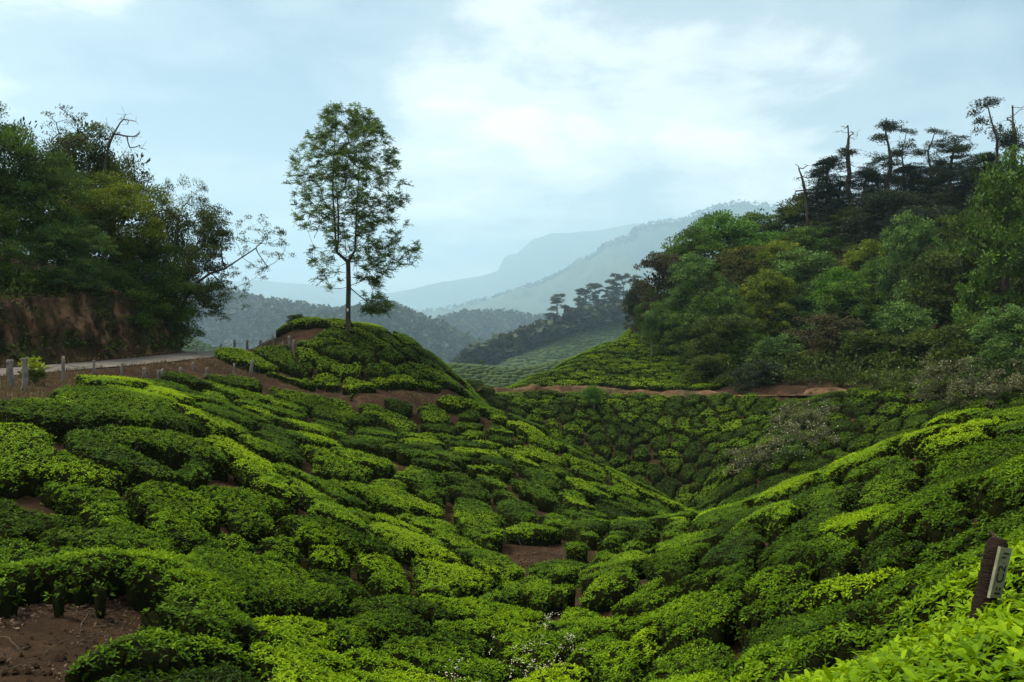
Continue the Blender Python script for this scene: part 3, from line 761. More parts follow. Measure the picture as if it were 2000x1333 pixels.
def hill(name, label, crest, run, base, mat, back=None, nu=160, nv=40, rough=(0.06, 90), power=1.0, seed=1, ease=1.3, drop=0.0, far=4.2):
    C3 = np.array([WP(c[0], c[1], c[2] * far) for c in crest])
    run, base, drop, rough = run * far, base * far, drop * far, (rough[0], rough[1] * far)
    u = np.linspace(0, len(C3) - 1, nu)
    k = np.arange(len(C3))
    cx, cy, cz = (np.interp(u, k, C3[:, i]) for i in range(3))
    cz = cz - drop
    t = np.concatenate([np.linspace(1, 0, nv) ** ease, -np.linspace(0, 1, nv // 3)[1:]])
    back = back or run
    X = cx[None] + 0 * t[:, None]
    off = np.where(t > 0, t * run, t * back)
    spur_v = np.clip(t, 0, 1)[:, None]
    Yv = cy[None] - off[:, None]
    amp = (cz - base)[None] * rough[0]
    n = fbm(X / rough[1], Yv / (rough[1] * 1.6) + seed * 3.1, seed, 5, 0.55)
    prof = (1 - np.abs(t)) ** power if power != 1.0 else 0.5 + 0.5 * np.cos(np.abs(t) * math.pi)
    Zv = base + (cz[None] - base) * prof[:, None] + amp * n * (smooth01(np.abs(t) * 6)[:, None] * 1.6 + 0.12)
    Xs = X * (1 - off[:, None] / np.maximum(cy[None], 1) * 0.0)
    V = np.c_[Xs.ravel(), Yv.ravel(), Zv.ravel()]
    o = put(name, mesh_of(name, V, Q=grid_faces(nu, len(t)), mats=[mat], smooth=True))
    tag(o, label, None, None, 'structure')
    HILLS[label] = (Xs, Yv, Zv, t)
    return Xs, Yv, Zv, t


M['far_forest'] = rough_material('far_forest', [(0.3, (0.020, 0.035, 0.018)), (0.7, (0.050, 0.075, 0.032))], scale=0.05, bump=1.0, bump_scale=0.25)
M['mountain'] = rough_material('mountain', [(0.3, (0.030, 0.050, 0.030)), (0.55, (0.06, 0.085, 0.045)), (0.75, (0.12, 0.12, 0.09))], scale=0.006, detail=9, bump=1.0, bump_scale=0.03)
M['far_tea'] = rough_material('far_tea', [(0.3, (0.040, 0.066, 0.018)), (0.7, (0.060, 0.095, 0.026))], scale=0.08, bump=0.4, bump_scale=0.6)

# distances of the far ranges are stretched by the factor 'far'
h_pale = hill('mountain', 'palest far mountain with a rocky shoulder under the clouds',
     [(-200, 640, 2700), (100, 590, 2700), (300, 562, 2700), (400, 553, 2700), (500, 546, 2700), (560, 553, 2700), (640, 558, 2700), (700, 566, 2700), (760, 573, 2700), (800, 566, 2700), (850, 556, 2700), (900, 547, 2700),
      (940, 541, 2700), (972, 531, 2700), (984, 506, 2700), (994, 500, 2700), (1010, 497, 2700), (1026, 482, 2700), (1042, 468, 2700), (1080, 455, 2700), (1120, 452, 2700), (1180, 447, 2700),
      (1240, 436, 2700), (1300, 440, 2700), (1400, 470, 2700), (1600, 520, 2700), (1900, 570, 2700)],
     900, -46, M['mountain'], nu=320, nv=40, rough=(0.16, 260), power=1.25, seed=3)
h_blue = hill('mountain', 'blue wooded mountain ridge climbing to the right',
     [(560, 660, 1300), (700, 640, 1320), (820, 613, 1350), (900, 601, 1380), (960, 586, 1400), (1010, 569, 1420), (1060, 553, 1430), (1090, 541, 1440), (1120, 521, 1450), (1160, 503, 1460), (1180, 482, 1470),
      (1230, 462, 1480), (1242, 446, 1490), (1290, 434, 1500), (1330, 432, 1500), (1360, 418, 1500), (1400, 404, 1500), (1440, 399, 1500), (1500, 405, 1500), (1560, 420, 1500), (1650, 450, 1500), (1850, 520, 1500)],
     560, -46, M['mountain'], nu=280, nv=36, rough=(0.14, 150), power=1.2, seed=8)
h_right = hill('hill', 'low forested hill in the haze behind the valley, right of the tree knoll',
     [(700, 700, 540), (780, 665, 545), (840, 645, 550), (900, 629, 555), (960, 625, 560), (1020, 632, 560), (1070, 642, 560), (1120, 650, 560), (1250, 670, 560)], 190, -46, M['far_forest'], nu=150, rough=(0.05, 40), seed=5, drop=2)
h_left = hill('hill', 'forested hill slope in blue haze between earth bank and tree knoll',
     [(100, 520, 430), (250, 535, 430), (350, 560, 430), (420, 578, 430), (480, 592, 430), (560, 606, 425), (620, 616, 420), (660, 624, 420), (720, 643, 415), (800, 690, 410), (900, 740, 400)], 190, -46, M['far_forest'], nu=170, rough=(0.05, 40), seed=6, drop=3)
h_mid = hill('hill', 'dark conifer clad hill in haze right behind the tree knoll',
     [(560, 690, 350), (640, 634, 360), (700, 622, 365), (750, 616, 370), (790, 628, 370), (830, 648, 365), (870, 664, 355), (930, 694, 340), (1000, 724, 330), (1080, 745, 320)], 150, -46, M['far_forest'], nu=150, rough=(0.05, 35), seed=7, drop=1)
h_field = hill('hill', 'pale green tea field below the road bend by the earth bank',
     [(200, 600, 165), (300, 632, 165), (350, 650, 165), (385, 663, 163), (440, 690, 160), (500, 715, 158), (600, 760, 150)], 60, -30, M['far_tea'], nu=90, nv=30, rough=(0.03, 18), seed=9, far=2.6)
h_tea = hill('hill', 'rounded tea hill with contour path below the tall trees',
     [(900, 735, 195), (960, 715, 200), (1000, 700, 205), (1040, 683, 212), (1090, 660, 222), (1140, 643, 232), (1190, 634, 240), (1250, 628, 245), (1330, 620, 250), (1450, 620, 255)], 85, -34, M['far_tea'], nu=130, nv=40, rough=(0.03, 22), seed=10, far=3.0)
h_saddle = hill('hill', 'tea covered saddle beyond the shrub at the foot of the knoll',
     [(700, 760, 118), (780, 735, 122), (840, 721, 125), (880, 714, 128), (940, 718, 128), (1000, 723, 127), (1060, 716, 130), (1120, 700, 134), (1200, 690, 138)], 34, -17, M['far_tea'], nu=90, nv=30, rough=(0.02, 14), seed=12, far=1.7)

# ------------------------------------------------------------------ leaves


def leaf_shapes(detail):
    """Unit leaf along +y: vertices and triangles."""
    if detail == 2:
        V = np.array([(0, 0, 0), (-.15, .22, .05), (.15, .22, .05), (0, .25, 0), (-.2, .52, .07), (.2, .52, .07), (0, .55, .02),
                      (-.12, .8, .02), (.12, .8, .02), (0, .82, -.02), (0, 1, -.09)], float)
        T = np.array([(0, 3, 1), (0, 2, 3), (1, 3, 6), (1, 6, 4), (3, 2, 5), (3, 5, 6), (4, 6, 9), (4, 9, 7), (6, 5, 8), (6, 8, 9), (7, 9, 10), (9, 8, 10)])
        return V, T
    if detail == 1:
        V = np.array([(0, 0, 0), (-.19, .42, .07), (.19, .42, .07), (0, .5, .0), (0, 1, -.08)], float)
        T = np.array([(0, 3, 1), (0, 2, 3), (1, 3, 4), (3, 2, 4)])
        return V, T
    if detail < 0:
        return np.array([(-.26, .22, .03), (.26, .22, .03), (0, 1, -.04)], float), np.array([(0, 1, 2)])
    V = np.array([(0, 0, 0), (-.24, .48, .05), (.24, .48, .05), (0, 1, -.06)], float)
    T = np.array([(0, 3, 1), (0, 2, 3)])
    return V, T


def leaves(pos, axis_dir, up, size, tone, detail=0, width=1.0):
    """Leaves at pos pointing along axis_dir, their faces turned towards up. Returns V, T, tone."""
    LV, LT = leaf_shapes(detail)
    A = unit(axis_dir)
    B = unit(np.cross(A, up) + 1e-6)
    N = np.cross(B, A)
    n = len(pos)
    w = np.broadcast_to(np.asarray(width, float), (n,))
    V = pos[:, None] + size[:, None, None] * (LV[None, :, 0:1] * w[:, None, None] * B[:, None] + LV[None, :, 1:2] * A[:, None] + LV[None, :, 2:3] * N[:, None])
    k = len(LV)
    T = (LT[None] + (np.arange(n) * k)[:, None, None]).reshape(-1, 3)
    return V.reshape(-1, 3), T, np.repeat(tone, k)


def join(parts):
    """Join (V, T, tone) triples."""
    off = 0
    Vs, Ts, Os = [], [], []
    for V, T, o in parts:
        Vs.append(V)
        Ts.append(T + off)
        Os.append(o)
        off += len(V)
    return np.concatenate(Vs), np.concatenate(Ts), np.concatenate(Os)


# ------------------------------------------------------------------ tea bushes
def in_poly(x, y, poly):
    x = np.asarray(x)
    y = np.asarray(y)
    r = np.zeros(x.shape, bool)
    n = len(poly)
    for i in range(n):
        x0, y0 = poly[i]
        x1, y1 = poly[(i + 1) % n]
        c = ((y0 > y) != (y1 > y)) & (x < (x1 - x0) * (y - y0) / (y1 - y0 + 1e-12) + x0)
        r ^= c
    return r


MID_SLOPE = [(-4, 57), (-1, 63), (3, 65.2), (8, 65.2), (12.5, 63.2), (16.8, 59.8), (19.0, 56.5), (16.8, 50), (13.4, 46.5), (11.5, 42), (8.5, 42), (5, 45.5), (1.5, 48), (-3, 52)]
GULLY = [(18.8, 50.6), (21, 53.6), (25, 50.6), (29, 46.6), (32, 43), (25.5, 40.5), (20, 39.5), (15.5, 41), (13.6, 44)]
UPPER_SLOPE = [(-1, 67.6), (3, 69.2), (8.5, 70), (13, 68.6), (16.5, 66.2), (17, 70), (15, 78), (18, 88), (15.5, 100), (10.5, 91), (5, 81), (1, 73)]
NEAR_FIELD = [(-9.6, 17), (-10.4, 24), (-12.9, 30), (-13.0, 35), (-9, 37.5), (-4, 39.5), (-1, 42.5), (3, 45), (9, 41), (12, 30), (20, 28), (24, 14), (16, 4), (5.5, 2.6), (2.4, 2.4),
              (1.2, 4), (-1.5, 6), (-3, 8.2), (-5.4, 11), (-7.4, 9.2), (-7.2, 7), (-12, 7)]

KNOLL = [(-12.6, 47.6), (-10, 49.4), (-5.5, 48), (-1.8, 45.2), (-2.2, 42.8), (-5, 41.6), (-8.5, 40.6), (-12.4, 40.2), (-12.2, 42.2), (-10.6, 44)]


def poisson(poly, spacing, blocked, block_r, seed, tries=6000, stretch=1.0):
    rng = np.random.default_rng(seed)
    P = np.array(poly)
    lo, hi = P.min(0), P.max(0)
    cand = rng.uniform(lo, hi, (tries, 2))
    cand = cand[in_poly(cand[:, 0], cand[:, 1], poly)]
    got = np.zeros((0, 2))
    for c in cand:
        if len(blocked) and np.min(np.hypot(*(blocked - c).T)) < block_r:
            continue
        if len(got) and np.min(np.hypot(*(got - c).T)) < spacing * rng.uniform(.72, 1.45):
            continue
        got = np.vstack([got, c])
    return got


patches = [(z, t, np.array(p)) for z, t, p in TEA_PATCHES]
bare = np.vstack([np.array(BARE_SPOTS), TRACK, TRACK + np.array([.3, 1.1])])
fixed = np.vstack([p for _, _, p in patches] + [bare])
for poly, sp, br, zone, seed in ((NEAR_FIELD, 1.6, 1.15, 'fill', 11), (MID_SLOPE, 1.3, 1.2, 'mid', 12), (GULLY, 1.6, 1.2, 'gully', 13), (UPPER_SLOPE, 1.4, 1.0, 'upper', 14), (KNOLL, 1.5, 1.0, 'hillock', 15)):
    pts = poisson(poly, sp, fixed, br, seed)
    rng = np.random.default_rng(seed + 50)
    for q in pts:
        patches.append((zone, float(np.clip(rng.normal({'fill': .55, 'mid': .54, 'gully': .46, 'upper': .6, 'hillock': .65}[zone], .14), .2, .9)), q[None]))
        # longer than wide, lying along the contour or up the slope
        gxs = float(S_at(q[0] + .5, q[1]) - S_at(q[0] - .5, q[1]))
        gys = float(S_at(q[0], q[1] + .5) - S_at(q[0], q[1] - .5))
        an = math.atan2(gys, gxs) + (math.pi / 2 if zone not in ('mid', 'upper') else .5) + rng.normal(0, .5)
        hl = rng.uniform(.12, .6)
        patches[-1] = (zone, patches[-1][1], np.array([q + hl * np.array([math.cos(an), math.sin(an)]), q - hl * np.array([math.cos(an), math.sin(an)])]))
    fixed = np.vstack([fixed, pts]) if len(pts) else fixed

seed_xy = np.vstack([p for _, _, p in patches] + [bare])
seed_id = np.concatenate([np.full(len(p), i) for i, (_, _, p) in enumerate(patches)] + [np.full(len(bare), -1)])


def sees(x, y, z):
    """True when the point can be seen over the tea from the viewpoint."""
    t = np.linspace(0.15, 0.985, 160)
    return bool(np.all(S_at(x * t, y * t) - 0.1 < z * t))


def bush(i):
    """Mesh arrays of one tea bush in world coordinates."""
    zone, fresh, own = patches[i]
    rng = np.random.default_rng(1000 + i)
    dist = float(np.mean(np.hypot(own[:, 0], own[:, 1])))
    R = {'corner': 0.66, 'mid': 1.7, 'upper': 1.7, 'gully': 1.7}.get(zone, (2.0 if zone == 'hillock' else float(np.clip(0.03 * dist + 0.62, 0.7, 1.5))))
    res = float(np.clip(dist * 0.009, 0.055, 0.26)) if zone not in ('mid', 'upper', 'gully', 'hillock') else 0.15
    lo = own.min(0) - R
    hi = own.max(0) + R
    nx, ny = (np.ceil((hi - lo) / res).astype(int) + 1)
    x = lo[0] + np.arange(nx) * res
    y = lo[1] + np.arange(ny) * res
    X, Y = np.meshgrid(x, y)
    wob = min(0.16, 0.05 + 0.004 * dist)
    WX = X + wob * vnoise(X * 1.9, Y * 1.9, 31) + wob * .5 * vnoise(X * 4.7, Y * 4.7, 33)
    WY = Y + wob * vnoise(X * 1.9, Y * 1.9, 32) + wob * .5 * vnoise(X * 4.7, Y * 4.7, 34)
    near = (np.abs(seed_xy[:, 0] - (lo[0] + hi[0]) / 2) < (hi[0] - lo[0]) / 2 + 2 * R) & (np.abs(seed_xy[:, 1] - (lo[1] + hi[1]) / 2) < (hi[1] - lo[1]) / 2 + 2 * R)
    oth = seed_xy[near & (seed_id != i)]

    def dmin(P):
        d = np.full(X.shape, 9.0)
        for q in P:
            d = np.minimum(d, np.hypot(WX - q[0], WY - q[1]))
        return d
    down = dmin(own)
    b = R - down
    if len(oth):
        b = np.minimum(b, (dmin(oth) - down) * 0.5)
    gap = min(0.075, 0.03 + 0.0012 * dist) * (1 + 0.5 * vnoise(X * 1.3, Y * 1.3, 35))
    if zone in ('mid', 'upper', 'gully', 'hillock'):
        gap = gap * (0.6 if zone == 'hillock' else 0.4)
    t = b - gap
    c = own.mean(0)
    S = S_at(X, Y)
    G = S - TEA_H
    # each bush is clipped a little flatter than the slope it stands on
    S0 = float(S_at(c[0], c[1]))
    flat = 0.0 if zone == 'hillock' else 0.14 if len(own) < 3 else 0.06
    top = S * (1 - flat) + S0 * flat + rng.normal(0, 0.04)
    top = top + 0.022 * vnoise(X * 1.6, Y * 1.6, 36) + 0.014 * vnoise(X * 5.3, Y * 5.3, 37)
    rim = float(np.clip(0.17 + 0.004 * dist, 0.19, 0.34))
    k = np.clip(t / rim, 0, 1)
    top = top - (1 - (1 - (1 - k) ** 2.2) ** 0.5) * 0.26
    top = np.maximum(top, G + 0.10)
    ok = t > 0
    cell = ok[:-1, :-1] & ok[1:, :-1] & ok[:-1, 1:] & ok[1:, 1:]
    if cell.sum() < 3:
        return None
    # hull: top cells plus a skirt down to the ground
    vid = np.arange(nx * ny).reshape(ny, nx)
    cj, ci = np.nonzero(cell)
    quads = np.c_[vid[cj, ci], vid[cj, ci + 1], vid[cj + 1, ci + 1], vid[cj + 1, ci]]
    nb = np.pad(cell, 1)
    sk = []
    for dj, di, a, bb in ((-1, 0, (0, 0), (0, 1)), (1, 0, (1, 1), (1, 0)), (0, -1, (1, 0), (0, 0)), (0, 1, (0, 1), (1, 1))):
        m = ~nb[1 + cj + dj, 1 + ci + di]
        sk.append(np.c_[vid[cj[m] + a[0], ci[m] + a[1]], vid[cj[m] + bb[0], ci[m] + bb[1]]])
    sk = np.concatenate(sk)
    HV = np.c_[X.ravel(), Y.ravel(), (top - 0.035).ravel()]
    by, bx = np.gradient(b, res)
    bl = np.maximum(np.hypot(bx, by), 1e-6)
    inset = 0.03
    BV = np.c_[(X + bx / bl * inset).ravel(), (Y + by / bl * inset).ravel(), (G - 0.05).ravel()]
    allV = np.concatenate([HV, BV])
    N0 = nx * ny
    skq = np.c_[sk[:, 1], sk[:, 0], sk[:, 0] + N0, sk[:, 1] + N0]
    Q = np.concatenate([quads, skq])
    used, inv = np.unique(Q, return_inverse=True)
    HVu = allV[used]
    Qu = inv.reshape(Q.shape)
    # leaves over the top and the rim
    gy_, gx_ = np.gradient(top, res)
    slope = np.sqrt(1 + gx_ ** 2 + gy_ ** 2)
    wgt = slope[cj, ci]
    area = float(wgt.sum() * res * res)
    seen = sees(c[0], c[1], S0 + 0.12) or any(sees(q[0], q[1], float(S_at(q[0], q[1])) + 0.12) for q in own)
    if zone == 'corner':
        dens, size, det, per = 380, 0.066, 2, 5
    elif dist < 7:
        dens, size, det, per = 270, 0.060, 1, 5
    elif dist < 16:
        dens, size, det, per = 285, 0.052, 0, 5
    elif dist < 24:
        dens, size, det, per = 330, 0.056, -1, 4
    elif dist < 50:
        dens, size, det, per = 165, 0.074, -1, 4
    else:
        dens, size, det, per = 76, 0.105, -1, 4
    if not seen:
        dens, size = dens * 0.2, size * 1.8
    n = int(area * dens) + 4
    pick = rng.choice(len(cj), n, p=wgt / wgt.sum())
    fx, fy = rng.random(n), rng.random(n)
    a, bq = cj[pick], ci[pick]

    def bil(F):
        return F[a, bq] * (1 - fx) * (1 - fy) + F[a, bq + 1] * fx * (1 - fy) + F[a + 1, bq] * (1 - fx) * fy + F[a + 1, bq + 1] * fx * fy
    P = np.c_[x[bq] + fx * res, y[a] + fy * res, bil(top)]
    Nn = unit(np.c_[-bil(gx_), -bil(gy_), np.ones(n)])
    tt = bil(k)
    # shoots: a few leaves round each shoot tip
    stalk = unit(Nn + np.array([0, 0, 0.5]) + rng.normal(0, 0.16, (n, 3)))
    P = P + stalk * (rng.random((n, 1)) ** 2 * size * 0.5 - size * 0.2)
    az = rng.random(n)[:, None] * 2 * math.pi + np.arange(per)[None] * 2.4
    side = unit(np.cross(stalk, np.array([0.3, 0.9, 0.2])))
    side2 = np.cross(stalk, side)
    elev = np.clip(rng.normal(0.30, 0.28, (n, per)), -0.1, 1.2)
    ax = (np.cos(az) * np.cos(elev))[..., None] * side[:, None] + (np.sin(az) * np.cos(elev))[..., None] * side2[:, None] + np.sin(elev)[..., None] * stalk[:, None]
    pos = np.repeat(P, per, 0) + ax.reshape(-1, 3) * size * 0.08 - np.repeat(stalk, per, 0) * (np.tile(np.arange(per), n) * size * 0.13)[:, None]
    blot = 0.21 * vnoise(P[:, 0] * 0.8, P[:, 1] * 0.8, 41) + 0.10 * vnoise(P[:, 0] * 2.6, P[:, 1] * 2.6, 42)
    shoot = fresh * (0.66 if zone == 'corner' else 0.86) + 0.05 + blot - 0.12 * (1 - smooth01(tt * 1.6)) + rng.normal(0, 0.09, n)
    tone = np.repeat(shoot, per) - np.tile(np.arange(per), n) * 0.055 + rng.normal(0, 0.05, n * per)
    sz = size * rng.uniform(0.65, 1.25, n * per)
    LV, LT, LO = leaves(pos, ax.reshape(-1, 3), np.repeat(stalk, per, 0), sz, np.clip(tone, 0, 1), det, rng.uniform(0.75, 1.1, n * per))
    # leaves hanging down the sides
    if len(sk):
        e0, e1 = HV[sk[:, 0]], HV[sk[:, 1]]
        g0, g1_ = BV[sk[:, 0]], BV[sk[:, 1]]
        hgt = np.maximum((e0[:, 2] - g0[:, 2]), .05)
        m = int(hgt.sum() * res * dens * 0.26) + 2
        kk = rng.choice(len(sk), m, p=hgt / hgt.sum())
        f1 = rng.random((m, 1))
        f2 = rng.random((m, 1)) ** 1.6 * .6
        P2 = (e0[kk] * (1 - f1) + e1[kk] * f1) * (1 - f2) + (g0[kk] * (1 - f1) + g1_[kk] * f1) * f2
        ed = e1[kk] - e0[kk]
        on = unit(np.c_[ed[:, 1], -ed[:, 0], 0 * ed[:, 0]] + 1e-9)
        P2 = P2 + on * rng.uniform(-.02, .07, (m, 1))
        per2 = 3
        ax2 = np.repeat(on, per2, 0) * .8 + rng.normal(0, .6, (m * per2, 3)) + np.array([0, 0, .1])
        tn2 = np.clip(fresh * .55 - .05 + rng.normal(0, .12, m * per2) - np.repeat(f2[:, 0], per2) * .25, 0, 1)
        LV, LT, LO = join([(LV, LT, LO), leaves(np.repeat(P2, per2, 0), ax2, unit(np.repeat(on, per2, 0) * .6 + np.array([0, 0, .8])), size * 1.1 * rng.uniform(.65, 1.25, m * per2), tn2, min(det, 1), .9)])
    # woody stems under the clipped table
    stems = None
    if dist < 26 and zone != 'fill':
        m = max(3, min(14, int(area * 2.2)))
        sidx = rng.choice(len(cj), m)
        base = np.c_[x[ci[sidx]], y[cj[sidx]], G[cj[sidx], ci[sidx]] - 0.05]
        base[:, :2] += (c - base[:, :2]) * 0.12
        stems = [(q, q + np.array([rng.normal(0, .14), rng.normal(0, .14), TEA_H * 0.6]), rng.uniform(0.012, 0.03)) for q in base]
    zc = float(S_at(c[0], c[1]))
    return dict(i=i, zone=zone, fresh=fresh, dist=dist, area=area, c=(float(c[0]), float(c[1])), hull=(HVu, Qu), leaf=(LV, LT, LO), stems=stems,
                seen=seen, zc=zc)


def tube(P, R, sides=6, cap=True):
    """Tube through points P with radii R: V, Q (quads), and closing triangles."""
    P = np.asarray(P, float)
    R = np.asarray(R, float)
    n = len(P)
    tg = unit(np.gradient(P, axis=0))
    ref = np.array([0, 0, 1.0]) if abs(tg[0][2]) < 0.9 else np.array([1.0, 0, 0])
    A = unit(np.cross(tg, ref) + 1e-9)
    B = np.cross(tg, A)
    an = np.arange(sides) / sides * 2 * math.pi
    V = P[:, None] + R[:, None, None] * (np.cos(an)[None, :, None] * A[:, None] + np.sin(an)[None, :, None] * B[:, None])
    i, j = np.meshgrid(np.arange(sides), np.arange(n - 1))
    a = (j * sides + i).ravel()
    b = (j * sides + (i + 1) % sides).ravel()
    Q = np.c_[a, b, b + sides, a + sides]
    T = np.zeros((0, 3), int)
    if cap:
        k = np.arange(1, sides - 1)
        T = np.r_[np.c_[0 * k, k + 1, k], (n - 1) * sides + np.c_[0 * k, k, k + 1]]
    return V.reshape(-1, 3), Q, T


def frusta(segs, sides=4):
    """Many straight tapered segments (p0, p1, r0, r1) in one go: V, Q."""
    p0 = np.array([s[0] for s in segs])
    p1 = np.array([s[1] for s in segs])
    r0 = np.array([s[2] for s in segs])
    r1 = np.array([s[3] for s in segs])
    d = unit(p1 - p0)
    ref = np.where(np.abs(d[:, 2:3]) < 0.9, np.array([[0, 0, 1.0]]), np.array([[1.0, 0, 0]]))
    A = unit(np.cross(d, ref))
    B = np.cross(d, A)
    an = np.arange(sides) / sides * 2 * math.pi
    ring = np.cos(an)[None, :, None] * A[:, None] + np.sin(an)[None, :, None] * B[:, None]
    V = np.concatenate([p0[:, None] + ring * r0[:, None, None], p1[:, None] + ring * r1[:, None, None]], 1)
    i = np.arange(sides)
    q = np.c_[i, (i + 1) % sides, (i + 1) % sides + sides, i + sides]
    Q = (q[None] + (np.arange(len(segs)) * 2 * sides)[:, None, None]).reshape(-1, 4)
    return V.reshape(-1, 3), Q


ORD = ['first', 'second', 'third', 'fourth', 'fifth', 'sixth', 'seventh', 'eighth', 'ninth', 'tenth', 'eleventh', 'twelfth', 'thirteenth', 'fourteenth', 'fifteenth',
       'sixteenth', 'seventeenth', 'eighteenth', 'nineteenth', 'twentieth']


def nth(k):
    tens = ['', '', 'twenty', 'thirty', 'forty', 'fifty', 'sixty']
    return ORD[k] if k < 20 else (tens[(k + 1) // 10] + '-' + ORD[(k + 1) % 10 - 1] if (k + 1) % 10 else tens[(k + 1) // 10][:-1] + 'ieth')


made = [b for b in (bush(i) for i in range(len(patches))) if b]
shown = [b for b in made if b['seen']]
shown.sort(key=lambda b: -b['area'] / b['dist'] ** 2)
single = shown[:300]
rest = shown[300:] + [b for b in made if not b['seen']]


def plate(b):
    x, y = b['c']
    return 1000 + 1570 * x / y, 650 - 1570 * b['zc'] / y


ZONE_TEXT = {'left': 'on lower left slope', 'ridge': 'on lit roadside ridge', 'spur': 'on spur below knoll', 'valley': 'in the gully bottom',
             'right': 'on near right slope', 'corner': 'by the numbered post', 'hillock': 'on the tree knoll', 'mid': 'below the dirt track',
             'gully': 'beside flowering scrub', 'upper': 'above the dirt track', 'fill': 'between larger bushes'}
# rows: within a zone, from the front (low in view) to the back, each row counted from the left
by_zone = {}
for b in single:
    by_zone.setdefault(b['zone'], []).append(b)
for zone, lst in by_zone.items():
    lst.sort(key=lambda b: -plate(b)[1])
    per_row = 6 if zone not in ('mid', 'upper') else 12
    for r0 in range(0, len(lst), per_row):
        row = sorted(lst[r0:r0 + per_row], key=lambda b: plate(b)[0])
        for k, b in enumerate(row):
            f = b['fresh']
            shade = 'lime green' if f > .9 else 'bright green' if f > .72 else 'mid green' if f > .54 else 'dark green' if f > .4 else 'olive green'
            size = 'broad' if b['area'] > 4.5 else 'medium' if b['area'] > 1.8 else 'small'
            if len(lst) == 1:
                b['label'] = '%s %s tea bush %s' % (size, shade, ZONE_TEXT[zone])
            else:
                b['label'] = '%s %s tea bush %s, %s from left, %s row back' % (size, shade, ZONE_TEXT[zone], nth(k), nth(r0 // per_row))
for b in single:
    x, y = b['c']
    root = empty('tea_bush', (x, y, b['zc'] - TEA_H))
    off = np.array([x, y, b['zc'] - TEA_H])
    tag(root, b['label'], 'tea bush', 'clipped tea bushes of the plantation')
    HVu, Qu = b['hull']
    LV, LT, LO = b['leaf']
    V = np.concatenate([LV, HVu]) - off
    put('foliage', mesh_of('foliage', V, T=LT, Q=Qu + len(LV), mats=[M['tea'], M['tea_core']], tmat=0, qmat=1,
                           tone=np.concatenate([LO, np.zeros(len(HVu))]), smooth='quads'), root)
    if b['stems']:
        SV, SQ = frusta([(p, q, r * 1.2, r * 0.6) for p, q, r in b['stems']], 5)
        tag(put('woody_stems', mesh_of('woody_stems', SV - off, Q=SQ, mats=[M['wood']], smooth=True), root), kind='stuff')
hv, hq, lv, off_h = [], [], [], 0
for b in rest:
    hv.append(b['hull'][0])
    hq.append(b['hull'][1] + off_h)
    off_h += len(b['hull'][0])
LV, LT, LO = join([b['leaf'] for b in rest])
V = np.concatenate([LV] + hv)
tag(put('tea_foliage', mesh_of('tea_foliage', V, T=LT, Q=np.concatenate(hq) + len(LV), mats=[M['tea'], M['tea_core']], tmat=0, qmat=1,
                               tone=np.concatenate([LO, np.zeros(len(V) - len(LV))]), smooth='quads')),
    'small dark green tea bushes farther up and behind the slopes', 'tea bushes', None, 'stuff')
print('tea', len(made), len(shown), 'leaf tris', sum(len(b['leaf'][1]) for b in made), 'hull quads', sum(len(b['hull'][1]) for b in made))

# ------------------------------------------------------------------ trees


def grow(trunk, targets, seed=0, down=0.8, steps=3, bend=0.12):
    """Branches from a trunk polyline out to target points. Returns positions and parents."""
    rng = np.random.default_rng(seed)
    pos = [np.array(p, float) for p in trunk]
    par = [-1] + list(range(len(trunk) - 1))
    order = np.argsort([min(np.linalg.norm(np.array(t) - p) for p in pos) for t in targets])
    tips = []
    for o in order:
        tg = np.array(targets[o], float)
        P = np.array(pos)
        d = tg - P
        L = np.linalg.norm(d, axis=1)
        cost = L * (1 + down * np.clip(-d[:, 2] / np.maximum(L, 1e-6) + 0.25, 0, None)) + 0.25 * (np.arange(len(P)) == 0)
        k = int(np.argmin(cost))
        last = k
        n = max(1, min(steps, int(L[k] / 0.25)))
        for s in range(1, n + 1):
            f = s / n
            q = P[k] + d[k] * f + rng.normal(0, bend * L[k] * 0.5 * math.sin(f * math.pi), 3)
            q[2] -= 0.10 * L[k] * math.sin(f * math.pi) * 0.6
            if s == n:
                q = tg
            pos.append(q)
            par.append(last)
            last = len(pos) - 1
        tips.append(last)
    return np.array(pos), np.array(par), tips


def branch_mesh(pos, par, base_r, tip_r, min_r=0.0, power=2.2, sides=5):
    n = len(pos)
    acc = np.zeros(n)
    for i in range(n - 1, -1, -1):
        if acc[i] == 0:
            acc[i] = 1.0
        if par[i] >= 0:
            acc[par[i]] += acc[i]
    r = acc ** (1 / power)
    r = tip_r + (base_r - tip_r) * (r - 1) / max(r.max() - 1, 1e-6)
    segs = [(pos[par[i]], pos[i], min(r[par[i]], r[i] * 1.35), r[i]) for i in range(1, n) if r[i] > min_r]
    return frusta(segs, sides)


def clump_leaves(centres, radius, per, size, rng, flat=0.6, tones=None, spread=0.12, droop=0.0, width=1.0, detail=0, up=0.55):
    """Leaves through flattened clumps, thicker towards each clump's skin."""
    n = len(centres)
    radius = np.broadcast_to(np.asarray(radius, float), (n,))
    C = np.repeat(np.asarray(centres, float), per, 0)
    Rr = np.repeat(radius, per)
    d = unit(rng.normal(size=(n * per, 3)))
    d[:, 2] = np.where(d[:, 2] < -0.35, -d[:, 2], d[:, 2])
    rr = rng.random(n * per) ** 0.45
    P = C + d * (Rr * rr)[:, None] * np.array([1, 1, flat])
    ax = unit(d * 0.7 + rng.normal(0, 0.6, (n * per, 3)) + np.array([0, 0, 0.15 - droop]))
    nrm = unit(d * 0.6 + np.array([0, 0, up]) + rng.normal(0, 0.35, (n * per, 3)))
    tone = np.repeat(np.full(n, 0.5) if tones is None else tones, per) + rng.normal(0, spread, n * per)
    return leaves(P, ax, nrm, size * rng.uniform(0.6, 1.3, n * per), np.clip(tone, 0, 1), detail, width)


